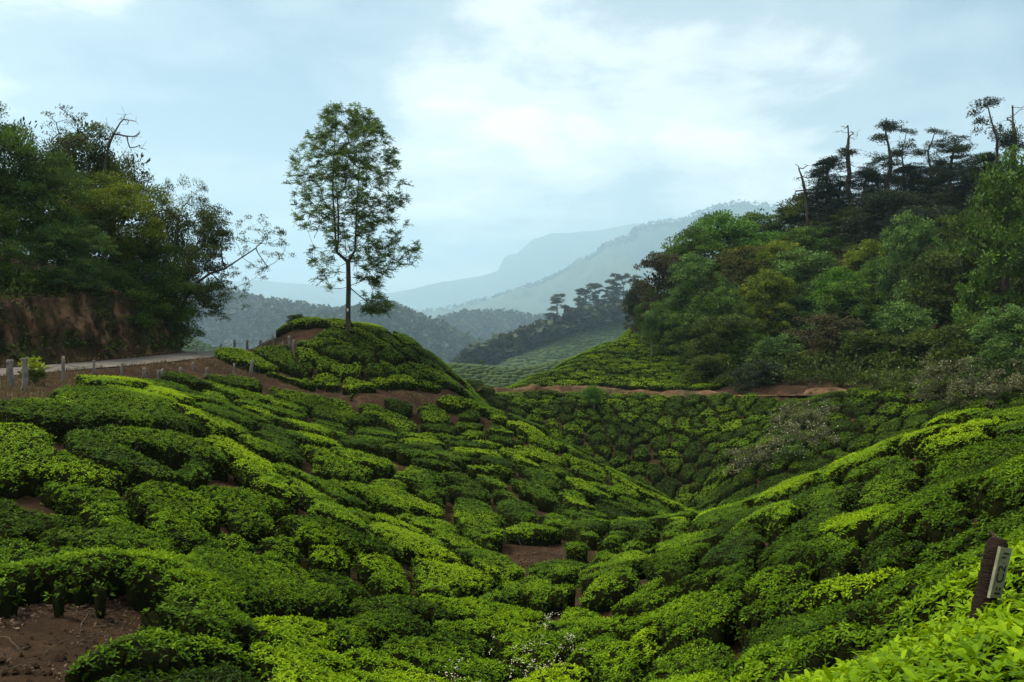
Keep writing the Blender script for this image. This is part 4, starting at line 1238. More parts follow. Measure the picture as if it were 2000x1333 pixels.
def leaf_pal(name, dark, mid, light, **kw):
    return leaf_material(name, [(0.0, dark), (0.5, mid), (1.0, light)], **kw)


kw = dict(rough=0.6, spec=0.12, trans=0.22)
PAL = {
    'dark': leaf_pal('leaf_dark', (0.014, 0.025, 0.005), (0.048, 0.075, 0.011), (0.109, 0.152, 0.019), **kw),
    'green': leaf_pal('leaf_green', (0.016, 0.034, 0.006), (0.055, 0.115, 0.015), (0.121, 0.216, 0.025), **kw),
    'lime': leaf_pal('leaf_lime', (0.031, 0.046, 0.005), (0.113, 0.159, 0.014), (0.227, 0.284, 0.024), **kw),
    'teal': leaf_pal('leaf_teal', (0.018, 0.040, 0.010), (0.067, 0.138, 0.029), (0.157, 0.260, 0.059), **kw),
    'olive': leaf_pal('leaf_olive', (0.024, 0.026, 0.005), (0.083, 0.087, 0.017), (0.141, 0.143, 0.027), **kw),
    'brown': leaf_pal('leaf_brown', (0.022, 0.020, 0.008), (0.060, 0.055, 0.020), (0.102, 0.097, 0.036), **kw),
    'fresh': leaf_pal('leaf_fresh', (0.018, 0.048, 0.005), (0.066, 0.169, 0.014), (0.151, 0.297, 0.025), **kw),
    'conifer': leaf_pal('needle_dark', (0.009, 0.018, 0.009), (0.024, 0.039, 0.018), (0.051, 0.072, 0.030), **kw),
    'oak': leaf_pal('silver_oak_leaf', (0.030, 0.046, 0.012), (0.086, 0.150, 0.028), (0.175, 0.290, 0.055), rough=0.55, spec=0.2, trans=0.38),
    'grey': leaf_pal('scrub_leaf', (0.034, 0.036, 0.014), (0.105, 0.112, 0.046), (0.200, 0.200, 0.100), **kw),
    'gum': leaf_pal('gum_leaf', (0.018, 0.026, 0.014), (0.040, 0.054, 0.026), (0.078, 0.095, 0.042), **kw),
}


def lobes_targets(lobes, n, rng, skin=0.75):
    """Points near the upper skin of ellipsoid lobes (centre, radii)."""
    vol = np.array([l[1][0] * l[1][1] for l in lobes])
    cnt = np.maximum(2, (vol / vol.sum() * n).astype(int))
    out = []
    for (c, r), k in zip(lobes, cnt):
        d = unit(rng.normal(size=(k * 3, 3)))
        d = d[d[:, 2] > -0.45][:k]
        out.append(np.array(c) + d * np.array(r) * rng.uniform(skin, 1.0, (len(d), 1)))
    return np.concatenate(out)


def broadleaf_proto(seed, height=10.0, width=8.0, low=0.22, n=150, per=120, leaf=0.19, clump=0.72, flat=0.75, lobes=9, stem_r=0.26, bushy=False, inner=3):
    """Broadleaf tree of nominal size, standing at the origin: (trunk mesh arrays, crown arrays)."""
    rng = np.random.default_rng(seed)
    ch = height * (1 - low)
    L = []
    for k in range(lobes):
        f = (k + 0.5) / lobes
        a = k * 2.4 + rng.normal(0, .4)
        prof = math.sin(math.pi * (0.15 + 0.6 * (1 - f))) if bushy else math.sin(math.pi * (0.18 + 0.72 * (1 - f)))
        rad = width * 0.5 * prof * rng.uniform(.45, .72)
        z = height * low + ch * ((0.06 if bushy else 0.12) + 0.76 * f) + rng.normal(0, .04) * ch
        s = rng.uniform(.75, 1.2)
        L.append(((rad * math.cos(a), rad * math.sin(a), z), (width * .25 * s, width * .25 * s, ch * .19 * s)))
    L.append(((0, 0, height * 0.83), (width * .24, width * .24, ch * .17)))
    tg = lobes_targets(L, n, rng, 0.7)
    sway = rng.normal(0, .18, (6, 2)).cumsum(0)
    trunk = [(sway[k, 0] * .5 * (k > 0), sway[k, 1] * .5 * (k > 0), height * 0.62 * k / 5) for k in range(6)]
    pos, par, tips = grow(trunk, tg, seed)
    BV, BQ = branch_mesh(pos, par, stem_r, 0.012, 0.016)
    tones = np.clip(rng.normal(.52, .22, len(tg)) + 0.10 * vnoise(tg[:, 0] * .5, tg[:, 1] * .5, seed, tg[:, 2] * .5), 0.05, .95)
    rad = clump * rng.uniform(.7, 1.3, len(tg))
    C = clump_leaves(tg, rad, per, leaf, rng, flat, tones)
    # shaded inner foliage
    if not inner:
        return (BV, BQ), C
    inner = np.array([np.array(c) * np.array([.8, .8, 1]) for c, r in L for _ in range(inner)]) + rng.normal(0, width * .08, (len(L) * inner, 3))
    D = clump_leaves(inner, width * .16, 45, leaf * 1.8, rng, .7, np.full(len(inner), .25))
    return (BV, BQ), join([C, D])


def proto_meshes(name, arr):
    (BV, BQ), (V, T, O) = arr
    return mesh_of(name + '_trunk', BV, Q=BQ, mats=[M['bark']], smooth=True), mesh_of(name + '_crown', V, T=T, mats=[PAL['green']], tone=O)


def plant_tree(name, proto, loc, scale, rz, label, category='tree', group=None, pal='green', bark='bark', tilt=(0, 0)):
    r = empty(name, loc, rz)
    r.rotation_euler = (tilt[0], tilt[1], rz)
    r.scale = scale
    tag(r, label, category, group)
    t = put('trunk', proto[0], r)
    t.material_slots[0].link = 'OBJECT'
    t.material_slots[0].material = M[bark]
    c = put('crown', proto[1], r)
    c.material_slots[0].link = 'OBJECT'
    c.material_slots[0].material = PAL[pal]
    return r


NEARW = [proto_meshes('broadleaf', broadleaf_proto(101, n=225, per=130, leaf=.165, clump=.74, lobes=11, inner=5)),
         proto_meshes('broadleaf', broadleaf_proto(102, lobes=9, clump=.92, flat=.62, n=165, per=170, leaf=.165, inner=5)),
         proto_meshes('broadleaf', broadleaf_proto(103, lobes=13, clump=.62, n=265, per=100, leaf=.165, inner=4)),
         proto_meshes('broadleaf', broadleaf_proto(106, lobes=11, clump=.8, n=195, per=115, leaf=.175, low=.05, bushy=True, inner=4)),
         proto_meshes('thin_crown', broadleaf_proto(107, lobes=8, clump=.6, n=120, per=120, leaf=.12, inner=0))]
BROAD = [proto_meshes('broadleaf', broadleaf_proto(111, lobes=12, low=.03, bushy=True, n=170, per=100, leaf=.25)),
         proto_meshes('broadleaf', broadleaf_proto(112, lobes=10, low=.03, bushy=True, clump=.9, flat=.62, n=130, per=130, leaf=.25)),
         proto_meshes('broadleaf', broadleaf_proto(113, lobes=14, low=.03, bushy=True, clump=.62, n=220, per=75, leaf=.24)),
         proto_meshes('broadleaf', broadleaf_proto(114, width=7, lobes=11, low=.02, bushy=True, n=170, per=90, leaf=.26)),
         proto_meshes('feathery', broadleaf_proto(115, width=7, lobes=12, low=.02, bushy=True, n=330, per=60, clump=.46, flat=.9, leaf=.21))]
YOUNG = [proto_meshes('young', broadleaf_proto(121, low=.35, n=90, per=110, leaf=.32, clump=.9)), proto_meshes('young', broadleaf_proto(122, low=.45, width=7, n=80, per=110, leaf=.32, clump=.9))]


def g1(x, y):
    return float(G_at(np.array([x]), np.array([y]))[0])


def tree_at(px, d, top_py, width_px, proto, pal, label, name='broadleaf_tree', group=None, nominal=(10.0, 8.0), bark='bark', sink=0.15, category='tree', rz=None, full=0.0):
    """A tree standing on the ground at depth d, as tall and wide as it shows in the photograph."""
    x = (px - 1000) / 1570 * d
    z = g1(x, d)
    h = (650 - top_py) / 1570 * d - z
    w = width_px / 1570 * d
    sx = w / nominal[1]
    sz = h / nominal[0]
    if sz < full * sx:                  # crowns keep their proportions; the foot goes into the undergrowth
        sz = full * sx
        z = (650 - top_py) / 1570 * d - sz * nominal[0]
    return plant_tree(name, proto, (x, d, z - sink), (sx, sx, sz), rz if rz is not None else (px * 0.37) % 6.28, label, category, group, pal, bark)


# -- wood on the bank at the left
LEFT_WOOD = [
    (15, 37, 228, 190, 0, 'green', 'tall deep green leafy tree at the left edge above the bank'),
    (165, 46, 256, 200, 1, 'dark', 'dark round topped tree behind the wood on the bank'),
    (80, 39, 322, 210, 2, 'green', 'mid green leafy tree in front of the tall one'),
    (232, 43.5, 350, 220, 0, 'lime', 'olive lime tree with layered crown above the earth bank'),
    (345, 48.3, 338, 150, 4, 'dark', 'thin crowned tree at the outer end of the bank'),
    (130, 38, 442, 190, 2, 'teal', 'pale grey green tree bending over the earth bank'),
    (290, 45.2, 462, 200, 3, 'green', 'dark green tree on the brow of the bank'),
    (0, 35, 400, 160, 3, 'green', 'bushy green tree low at the left edge'),
    (345, 47.4, 500, 120, 3, 'green', 'low bushy tree on the corner of the earth bank'),
    (50, 36, 520, 170, 3, 'green', 'green undergrowth tree filling the wood at the left edge'),
    (200, 41.6, 515, 200, 3, 'green', 'green undergrowth tree over the middle of the bank'),
    (285, 45, 545, 130, 3, 'dark', 'dark overhanging bush on the bank near its corner'),
    (245, 43, 555, 130, 3, 'dark', 'dark bush hanging over the bank beside the corner bush'),
    (115, 38, 555, 160, 3, 'dark', 'dark bush hanging over the bank under the pale tree'),
    (-60, 36, 260, 190, 0, 'dark', 'dark tree cut by the left edge of the view'),
    (225, 50, 300, 190, 3, 'dark', 'dark tree filling the back of the wood below the dead tree'),
    (120, 48, 300, 200, 3, 'dark', 'dark tree filling the back of the wood behind the mid green one'),
    (320, 50, 400, 150, 3, 'dark', 'dark tree filling the back of the wood near the bank end'),
]
for px, d, top, w, k, pal, lab in LEFT_WOOD:
    x = (px - 1000) / 1570 * d
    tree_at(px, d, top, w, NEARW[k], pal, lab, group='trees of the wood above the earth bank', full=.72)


# -- silver oak on the knoll
def silver_oak():
    rng = np.random.default_rng(5)
    d = 46.0
    k = d / 1570

    def at(px, py, dy=0.0):
        return ((px - 680) * k, dy, (641 - py) * k)
    fork = at(680, 512)
    trunk = [at(680, 641), at(680, 600), at(681, 560), fork]
    leaders = [[fork, at(668, 502, .1), at(656, 492, .2), at(653, 460, .3), at(650, 420, .3), at(647, 360, .35), at(650, 300, .3), at(655, 240, .2), at(656, 216, .2)],
               [at(656, 492, .2), at(662, 470, -.2), at(664, 430, -.4), at(663, 380, -.6), at(660, 330, -.8), at(640, 280, -.9)],
               [fork, at(688, 500, -.1), at(695, 490, -.2), at(697, 450, -.3), at(698, 400, -.2), at(702, 330, 0), at(708, 270, .1), at(708, 215, .1)],
               [at(697, 450, -.3), at(705, 410, .5), at(720, 360, .9), at(740, 300, 1.0)],
               [at(681, 520), at(705, 508, .5), at(735, 500, .8), at(765, 498, 1.0), at(800, 492, 1.2)],
               [at(681, 560), at(700, 575, -.4), at(722, 592, -.6), at(745, 600, -.7)],
               [at(680, 530), at(660, 520, .4), at(635, 515, .6), at(612, 522, .8)]]
    pos = [np.array(p) for p in trunk]
    par = [-1, 0, 1, 2]
    for ld in leaders:
        P = np.array(pos)
        last = int(np.argmin(np.linalg.norm(P - np.array(ld[0]), axis=1)))
        for q in ld[1:]:
            pos.append(np.array(q))
            par.append(last)
            last = len(pos) - 1
    # crown outline, left and right limits by height
    ys = np.array([210, 235, 270, 310, 345, 370, 400, 430, 455, 480, 500, 520, 545, 570, 600, 612])
    lft = np.array([650, 625, 592, 572, 574, 552, 560, 572, 596, 606, 606, 598, 618, 640, 690, 700])
    rgt = np.array([715, 738, 762, 780, 790, 798, 795, 792, 815, 832, 828, 805, 760, 752, 762, 755])
    tg = []
    while len(tg) < 740:
        py = rng.uniform(210, 612)
        l, r = np.interp(py, ys, lft), np.interp(py, ys, rgt)
        c, hw = (l + r) / 2, (r - l) / 2
        a = rng.uniform(-1, 1)
        dy = rng.uniform(-1, 1)
        if a * a + dy * dy > 1:
            continue
        px = c + a * hw
        if py > 505 and abs(px - 680) < 26:
            continue
        if 208 < py < 262 and 664 < px < 684 and rng.random() < .85:
            continue
        nse = vnoise(px / 26.0, py / 20.0, 77, dy * 2.5)
        if nse < (-0.26 if py < 560 else 0.1) and rng.random() < .93:
            continue
        if py > 455 and px < 680 and nse < -0.1:
            continue
        tg.append(at(px, py, dy * hw * k * 0.95))
    tg = np.array(tg)
    # branches rise: connect each target to a node lower than itself
    order = np.argsort(np.abs(tg[:, 0]) + np.abs(tg[:, 1]))
    pos = list(pos)
    for o in order:
        P = np.array(pos)
        dd = tg[o] - P
        L = np.linalg.norm(dd, axis=1)
        rise = dd[:, 2] / np.maximum(L, 1e-6)
        want = 0.45 if tg[o][2] > 4.2 else 0.0
        cost = L * (1 + 1.2 * np.clip(want - rise, 0, None)) + 2.0 * (np.arange(len(P)) < 2)
        kk = int(np.argmin(cost))
        n = max(1, min(4, int(L[kk] / .3)))
        last = kk
        for s in range(1, n + 1):
            f = s / n
            q = P[kk] + dd[kk] * f + np.array([0, 0, -.08 * L[kk] * math.sin(f * math.pi)]) + rng.normal(0, .02, 3) * (s < n)
            pos.append(q)
            par.append(last)
            last = len(pos) - 1
    pos = np.array(pos)
    BV, BQ = branch_mesh(pos, np.array(par), 0.145, 0.004, 0.0, 1.6, 6)
    # fern like sprays: narrow leaves arranged along short drooping rachises
    per_spray, leafs = 11, 11
    C = np.repeat(tg, per_spray, 0)
    n = len(C)
    dirn = unit(rng.normal(0, 1, (n, 3)) * np.array([1, 1, .7]) + unit(C * np.array([1, 1, 0])) * .4 + np.array([0, 0, .45]))
    ln = rng.uniform(.22, .48, n)
    f = (np.arange(leafs) + .5) / leafs
    P = C[:, None] + dirn[:, None] * (ln[:, None] * f[None])[..., None] + np.array([0, 0, -1.0]) * (0.25 * ln[:, None] * f[None] ** 2)[..., None]
    sd = unit(np.cross(dirn, np.array([0, 0, 1.0])))
    sg = np.where(np.arange(leafs) % 2 == 0, 1, -1)
    ax = dirn[:, None] * .75 + sd[:, None] * sg[None, :, None] * .8 + rng.normal(0, .22, (n, leafs, 3)) + np.array([0, 0, -.1])
    up = unit(np.array([0, 0, 1.0]) + rng.normal(0, .6, (n * leafs, 3)))
    tone = np.repeat(np.clip(rng.normal(.46, .2, len(tg)), 0, 1), per_spray * leafs) + rng.normal(0, .12, n * leafs)
    V, T, O = leaves(P.reshape(-1, 3), ax.reshape(-1, 3), up, .132 * rng.uniform(.7, 1.3, n * leafs), np.clip(tone, 0, 1), 0, .62)
    x = (680 - 1000) / 1570 * d
    r = empty('silver_oak_tree', (x, d, (650 - 641) / 1570 * d))
    tag(r, 'slender forked tree with airy crown standing alone on the knoll', 'tree')
    tr = put('trunk', mesh_of('trunk', BV - 0, Q=BQ, mats=[M['bark']], smooth=True), r)
    root = tube([(0, 0, -.9), (0, 0, -.3), (0, 0, .05), (0, 0, .5)], [.25, .21, .16, .14], 9)
    put('root_flare', mesh_of('root_flare', root[0], Q=root[1], mats=[M['bark']], smooth=True), r)
    put('crown', mesh_of('crown', V, T=T, mats=[PAL['oak']], tone=O), r)
    # small white number plate nailed to the trunk
    pv = np.array([(-.05, -.158, .95), (.05, -.158, .95), (.05, -.158, 1.12), (-.05, -.158, 1.12), (-.05, -.13, .95), (.05, -.13, .95), (.05, -.13, 1.12), (-.05, -.13, 1.12)])
    pq = np.array([(0, 1, 2, 3), (5, 4, 7, 6), (4, 0, 3, 7), (1, 5, 6, 2), (3, 2, 6, 7), (4, 5, 1, 0)])
    put('number_plate', mesh_of('number_plate', pv, Q=pq, mats=[M['white_paint']]), r)


M['white_paint'] = rough_material('white_paint', [(0.3, (0.55, 0.54, 0.50)), (0.7, (0.75, 0.74, 0.70))], scale=12, bump=0.1)
silver_oak()


# -- bare and sparse trees
def bare_tree(name, base, pts, targets, r0, label, seed, leaf=None, tip=0.010, bark='bark', dense=None):
    """A tree given by its main limb and the ends of its branches, all relative to base."""
    pos, par, tips = grow(pts, targets, seed, down=0.5, steps=4, bend=0.10)
    rng = np.random.default_rng(seed)
    # fine twigs off every tip
    P, Q = list(pos), list(par)
    tp = []
    for t in tips:
        for _ in range(3):
            dv = unit(pos[t] - pos[max(par[t], 0)] + rng.normal(0, .35, 3))
            q = pos[t] + dv * rng.uniform(.25, .6)
            P.append(q)
            Q.append(t)
            tp.append(q)
    BV, BQ = branch_mesh(np.array(P), np.array(Q), r0, tip, 0.0, 2.0, 5)
    r = empty(name, base)
    tag(r, label, 'tree')
    put('trunk', mesh_of('trunk', BV, Q=BQ, mats=[M[bark]], smooth=True), r)
    if leaf:
        n, rad, size, pal, share = leaf
        tp = np.array(tp)
        tp = tp[rng.random(len(tp)) < share]
        V, T, O = clump_leaves(tp, rad, n, size, rng, .7, np.clip(rng.normal(.5, .15, len(tp)), 0, 1))
        if dense is not None:
            tq = tp[dense(tp)]
            V, T, O = join([(V, T, O), clump_leaves(tq, rad * 2, n * 2, size * 1.2, rng, .6, np.clip(rng.normal(.5, .15, len(tq)), 0, 1))])
        put('crown', mesh_of('crown', V, T=T, mats=[PAL[pal]], tone=O), r)
    return r


def rel(px, py, d, base, dy=0.0):
    x, y, z = WP(px, py, d)
    return (x - base[0], y - base[1] + dy, z - base[2])


rg = np.random.default_rng(21)
# leaning sparse tree at the outer end of the bank
b = WP(352, 612, 47.0)
main = [rel(352, 612, 47, b), rel(365, 580, 47, b), rel(385, 553, 47, b), rel(410, 535, 47, b), rel(440, 525, 47, b), rel(470, 505, 47, b), rel(500, 485, 47, b)]
tg = [rel(px, py, 47, b, dy) for px, py, dy in
      [(530, 450, .2), (548, 468, -.3), (552, 488, .5), (515, 440, -.6), (490, 440, .4), (470, 448, -.8), (535, 505, .8), (545, 480, -.9), (520, 520, .3), (500, 545, -.3), (480, 560, .6),
       (455, 565, -.5), (470, 590, .2), (440, 590, -.2), (420, 580, .7), (450, 470, .9), (440, 450, -.4), (425, 470, .2), (415, 500, -.8), (505, 460, 1.0), (525, 478, -1.2), (490, 520, 1.1),
       (462, 540, -1.1), (510, 500, 1.4), (405, 560, .5), (430, 610, .3), (400, 600, -.4), (480, 470, -1.4), (540, 460, .9), (460, 500, 1.3)]]
tg += [rel(px, py, 47, b, dy) for px, py, dy in [(rg.uniform(355, 440), rg.uniform(425, 600), rg.uniform(-1.2, 1.2)) for _ in range(46)]]
bare_tree('leaning_tree', b, main, tg, 0.085, 'leaning half bare tree reaching over the road from the bank', 31, leaf=(50, .26, .10, 'dark', .9), tip=.004,
          dense=lambda p: p[:, 0] + b[0] < (437 - 1000) / 1570 * 47)
# dark leafy shoulder of the same corner
# dead tree above the wood
b = WP(205, 330, 45.0)
main = [rel(200, 420, 45, b), rel(203, 360, 45, b), rel(205, 320, 45, b), rel(212, 285, 45, b), rel(222, 262, 45, b), rel(235, 240, 45, b)]
tg = [rel(px, py, 45, b, dy) for px, py, dy in [(245, 225, 0), (228, 228, .4), (262, 236, .2), (258, 248, -.5), (250, 262, .6), (270, 268, -.2), (264, 280, .5), (275, 290, .1), (255, 300, -.6), (240, 282, .8), (218, 250, -.5), (268, 256, .3)]]
bare_tree('dead_tree', b, main, tg, 0.07, 'leafless dead tree rising out of the wood above the bank', 32, tip=.006, bark='bark')
b = WP(135, 330, 42.0)
main = [rel(140, 400, 42, b), rel(138, 350, 42, b), rel(135, 310, 42, b), rel(133, 280, 42, b)]
tg = [rel(px, py, 42, b, dy) for px, py, dy in [(110, 240, 0), (122, 230, .4), (140, 228, -.3), (155, 236, .3), (160, 250, -.4), (105, 256, .5), (118, 262, -.6), (148, 262, .6), (100, 275, 0), (165, 268, .2), (130, 245, .8)]]
bare_tree('thin_tree', b, main, tg, 0.06, 'thin twiggy tree with tufted top left of the dead tree', 33, leaf=(30, .26, .10, 'dark', .8), tip=.006)

# -- wood on the hill at the right
RIGHT_WOOD = [
    (1425, 100, 414, 175, 1, 'fresh', 'dome of light green leaves topping the wood by the mountain'),
    (1345, 93, 445, 140, 1, 'green', 'green crowned tree below the light green dome'),
    (1292, 89, 490, 100, 0, 'brown', 'brownish tree at the outer edge of the wood'),
    (1362, 85, 492, 120, 4, 'teal', 'fresh green feathery tree behind the outer edge trees'),
    (1550, 104, 380, 120, 1, 'dark', 'dark round tree on the skyline beside the light dome'),
    (1480, 108, 412, 120, 2, 'green', 'mid green tree on the skyline behind the dome'),
    (1620, 100, 402, 100, 1, 'lime', 'lime green tree below the skyline conifers'),
    (1665, 97, 405, 90, 1, 'dark', 'small dark flat topped tree beside the lime one'),
    (1440, 88, 478, 130, 2, 'olive', 'dull olive tree in the middle of the wood'),
    (1530, 87, 466, 120, 2, 'lime', 'yellow lime tree in the middle of the wood'),
    (1500, 80, 526, 95, 3, 'lime', 'narrow yellow green tree hung with creepers'),
    (1580, 82, 482, 160, 4, 'teal', 'wide bluish green feathery tree mid wood'),
    (1685, 86, 468, 110, 1, 'lime', 'olive tree with tawny top behind the tall feathery tree'),
    (1785, 70, 412, 125, 4, 'teal', 'tall bright feathery tree standing before the conifers'),
    (1770, 64, 585, 150, 4, 'teal', 'lower bluish tree at the foot of the tall feathery one'),
    (1665, 74, 545, 140, 2, 'green', 'mid green tree right of the bluish feathery tree'),
    (1620, 67, 610, 140, 2, 'brown', 'brownish bush at the foot of the wood'),
    (1450, 72, 640, 90, 3, 'fresh', 'bright green bush low in the wood'),
    (1520, 68, 650, 120, 4, 'teal', 'pale teal bush low in the wood'),
    (1352, 80, 606, 100, 0, 'green', 'mid green tree over the tea slope corner'),
    (1975, 54, 290, 190, 4, 'green', 'large light green tree at the right edge'),
    (1985, 44, 590, 150, 4, 'teal', 'teal bush low at the right edge'),
    (1880, 66, 480, 180, 0, 'dark', 'dark tree left of the large right edge tree'),
    (1735, 92, 370, 150, 0, 'conifer', 'broad dark tree on the skyline under the conifers'),
    (1300, 84, 590, 90, 3, 'green', 'green tree stepping down to the tea slope'),
    (1400, 79, 560, 130, 4, 'green', 'green feathery tree above the bright bush'),
    (1420, 72, 610, 130, 0, 'dark', 'dark green tree low behind the bright bush'),
    (1570, 66, 680, 130, 0, 'dark', 'dark thicket tree at the foot of the wood, middle'),
    (1690, 64, 640, 140, 0, 'dark', 'dark thicket tree under the tall feathery tree'),
    (1820, 60, 640, 160, 0, 'dark', 'dark thicket tree near the right end of the dirt track'),
    (1900, 52, 620, 150, 3, 'dark', 'dark thicket tree beside the teal edge bush'),
    (1380, 69, 690, 90, 0, 'dark', 'dark bush where the wood meets the dirt track'),
    (1490, 64, 700, 110, 0, 'conifer', 'blackish bush at the track below the pale teal one'),
    (1560, 96, 440, 120, 2, 'green', 'green tree behind the yellow lime one'),
    (1800, 80, 400, 150, 0, 'conifer', 'dark mass of tree behind the tall feathery tree'),
    (1900, 72, 400, 150, 2, 'dark', 'dark tree below the plate branched conifer'),
    (1640, 78, 520, 110, 1, 'fresh', 'fresh green layered tree above the brownish bush'),
    (1730, 76, 500, 100, 1, 'green', 'green layered tree left of the tall feathery tree'),
    (1250, 96, 545, 60, 2, 'gum', 'slim dull tree just outside the wood'),
]
for px, d, top, w, k, pal, lab in RIGHT_WOOD:
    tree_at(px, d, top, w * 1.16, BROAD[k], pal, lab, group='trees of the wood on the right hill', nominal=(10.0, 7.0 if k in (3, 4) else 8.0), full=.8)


def conifer_proto(seed, height=14.0, width=5.0, low=.3, sparse=.2, bare_top=0.0, arms=26, leaf=.17, tuft=.62):
    rng = np.random.default_rng(seed)
    sw = rng.normal(0, .13, (10, 2)).cumsum(0)
    trunk = [(sw[k, 0] * (k > 0), sw[k, 1] * (k > 0), height * k / 9) for k in range(10)]
    tg, has = [], []
    for k in range(arms):
        f = low + (1 - low) * rng.random() ** .9
        g = (f - low) / (1 - low)
        L = width * .5 * (.30 + .70 * (1 - g) ** .7) * rng.uniform(.35, 1.2)
        a = rng.random() * 6.28
        tx = np.interp(f * 9, np.arange(10), sw[:, 0])
        ty = np.interp(f * 9, np.arange(10), sw[:, 1])
        full = rng.random() > sparse and f < 1 - bare_top * rng.random()
        for q in (.3, .5, .7, .86, 1.0):
            tg.append((tx + L * q * math.cos(a + rng.normal(0, .2)), ty + L * q * math.sin(a + rng.normal(0, .2)), height * f + L * q * rng.uniform(-.5, .55)))
            has.append(full and q > .4)
    tg.append((sw[9, 0], sw[9, 1], height))
    has.append(bare_top == 0)
    tg, has = np.array(tg), np.array(has)
    pos, par, tips = grow(trunk, tg, seed, down=.1, steps=3, bend=.1)
    BV, BQ = branch_mesh(pos, par, .2, .012, 0.0, 1.8)
    C = clump_leaves(tg[has], tuft * rng.uniform(.55, 1.15, has.sum()), 85, leaf * 1.2, rng, .72, np.clip(rng.normal(.45, .2, has.sum()), 0, 1), width=.7)
    return (BV, BQ), C


CON = [proto_meshes('conifer', conifer_proto(201, arms=64, sparse=.05, low=.08)), proto_meshes('conifer', conifer_proto(202, sparse=.72, bare_top=.3, width=4, arms=30)),
       proto_meshes('conifer', conifer_proto(203, sparse=.2, arms=34, width=6, low=.2)), proto_meshes('conifer', conifer_proto(209, sparse=.3, arms=26, width=4.2, low=.3)),
       proto_meshes('conifer', conifer_proto(215, arms=54, sparse=.1, low=.1, width=6))]
for px, d, top, w, k, wn, lab in [
        (1662, 98, 246, 85, 1, 4, 'spindly half bare conifer on the skyline, leftmost of the tall ones'),
        (1737, 96, 226, 85, 3, 4.2, 'tall tufted conifer on the skyline right of the spindly one'),
        (1762, 97, 252, 70, 2, 6, 'second tufted conifer leaning against the tall one'),
        (1813, 95, 255, 90, 2, 6, 'conifer with flat topped tufts left of the broad one'),
        (1852, 92, 268, 130, 4, 6, 'broad dark conifer on the skyline'),
        (1955, 78, 193, 120, 2, 6, 'tall conifer with plate like branches near the right edge'),
        (1998, 80, 198, 100, 1, 4, 'half bare conifer cut by the right edge'),
        (1628, 99, 308, 100, 0, 5, 'dark conifer left of the spindly one'),
        (1595, 101, 335, 60, 3, 4.2, 'ragged small conifer at the left end of the conifer row'),
        (1690, 97, 318, 90, 4, 6, 'dark conifer between the spindly and tufted ones'),
        (1900, 88, 330, 90, 0, 5, 'dark conifer below the tall plate branched one'),
        (1645, 101, 345, 110, 4, 6, 'low dark conifer behind the spindly one'),
        (1715, 100, 335, 110, 4, 6, 'low dark conifer filling below the tufted pair'),
        (1785, 98, 325, 110, 0, 5, 'low dark conifer between the tufted pair and flat tops'),
        (1830, 97, 318, 120, 4, 6, 'low dark conifer behind the broad one'),
        (1880, 95, 325, 120, 4, 6, 'low dark conifer right of the broad one'),
        (1935, 86, 300, 110, 0, 5, 'dark conifer at the foot of the plate branched one'),
        (1610, 103, 360, 100, 4, 6, 'low dark conifer by the dead snag')]:
    cn = tree_at(px, d, top, w * (1.2 if k in (0, 4) else 1.3), CON[k], 'conifer', lab, name='conifer', group='old conifers on the skyline', nominal=(14.0, wn), category='conifer', rz=px * 2.1)
    cn.rotation_euler[0] = .07 * math.sin(px * 1.3)
    cn.rotation_euler[1] = .09 * math.cos(px * 2.7)
b = WP(1578, 440, 100.0)
main = [rel(1578, 440, 100, b), rel(1576, 400, 100, b), rel(1572, 370, 100, b), rel(1566, 345, 100, b), rel(1562, 335, 100, b)]
tg = [rel(px, py, 100, b, dy) for px, py, dy in [(1560, 325, 0), (1580, 322, .5), (1555, 350, -.4), (1590, 345, .3), (1558, 372, .6), (1592, 372, -.4), (1550, 385, 0)]]
bare_tree('snag', b, main, tg, .2, 'leaning dead snag at the left end of the conifers', 41, leaf=(24, .5, .2, 'conifer', .35), tip=.02)

# -- slender young trees and shrubs on the tea slopes
for px, d, top, w, k, pal, lab in [
        (1237, 97, 570, 28, 2, 'gum', 'slender tall young tree on the brow of the upper tea slope'),
        (1254, 88, 592, 40, 0, 'green', 'young tree with round crown just below the brow'),
        (1272, 82, 608, 36, 2, 'teal', 'pale young tree lowest of the three on the brow'),
        (1159, 62, 753, 50, 0, 'fresh', 'small bright shade tree standing in the slope below the dirt track'),
        (929, 56, 738, 62, 3, 'dark', 'dark shrub at the foot of the knoll beside the saddle'),
        (958, 58, 752, 34, 0, 'dark', 'smaller dark shrub right of the saddle shrub')]:
    tree_at(px, d, top, w, YOUNG[k % 2] if d > 60 else BROAD[k], pal, lab, name='young_tree', nominal=(10.0, 7.0 if k % 2 else 8.0), group='young trees among the tea', bark='bark_pale')
x, y, z = WP(578, 634, 48.5)
plant_tree('shrub', BROAD[3], (x, y, z - .25), (.2, .2, .085), 1.0, 'little dark bush on the crest left of the knoll top', 'shrub', None, 'dark')


# -- undergrowth filling the wood on the right hill, and along the brow of the bank
def undergrowth(label, pts, rad, per, leaf, pal, seed, flat=.75, lift=.3):
    rng = np.random.default_rng(seed)
    z = G_at(pts[:, 0], pts[:, 1])
    P = np.c_[pts, z + lift * rng.uniform(.3, 1.3, len(pts))]
    V, T, O = clump_leaves(P, rad * rng.uniform(.6, 1.35, len(P)), per, leaf, rng, flat, np.clip(rng.normal(.42, .2, len(P)), 0, 1))
    return tag(put('undergrowth', mesh_of('undergrowth', V, T=T, mats=[PAL[pal]], tone=O)), label, None, None, 'stuff')


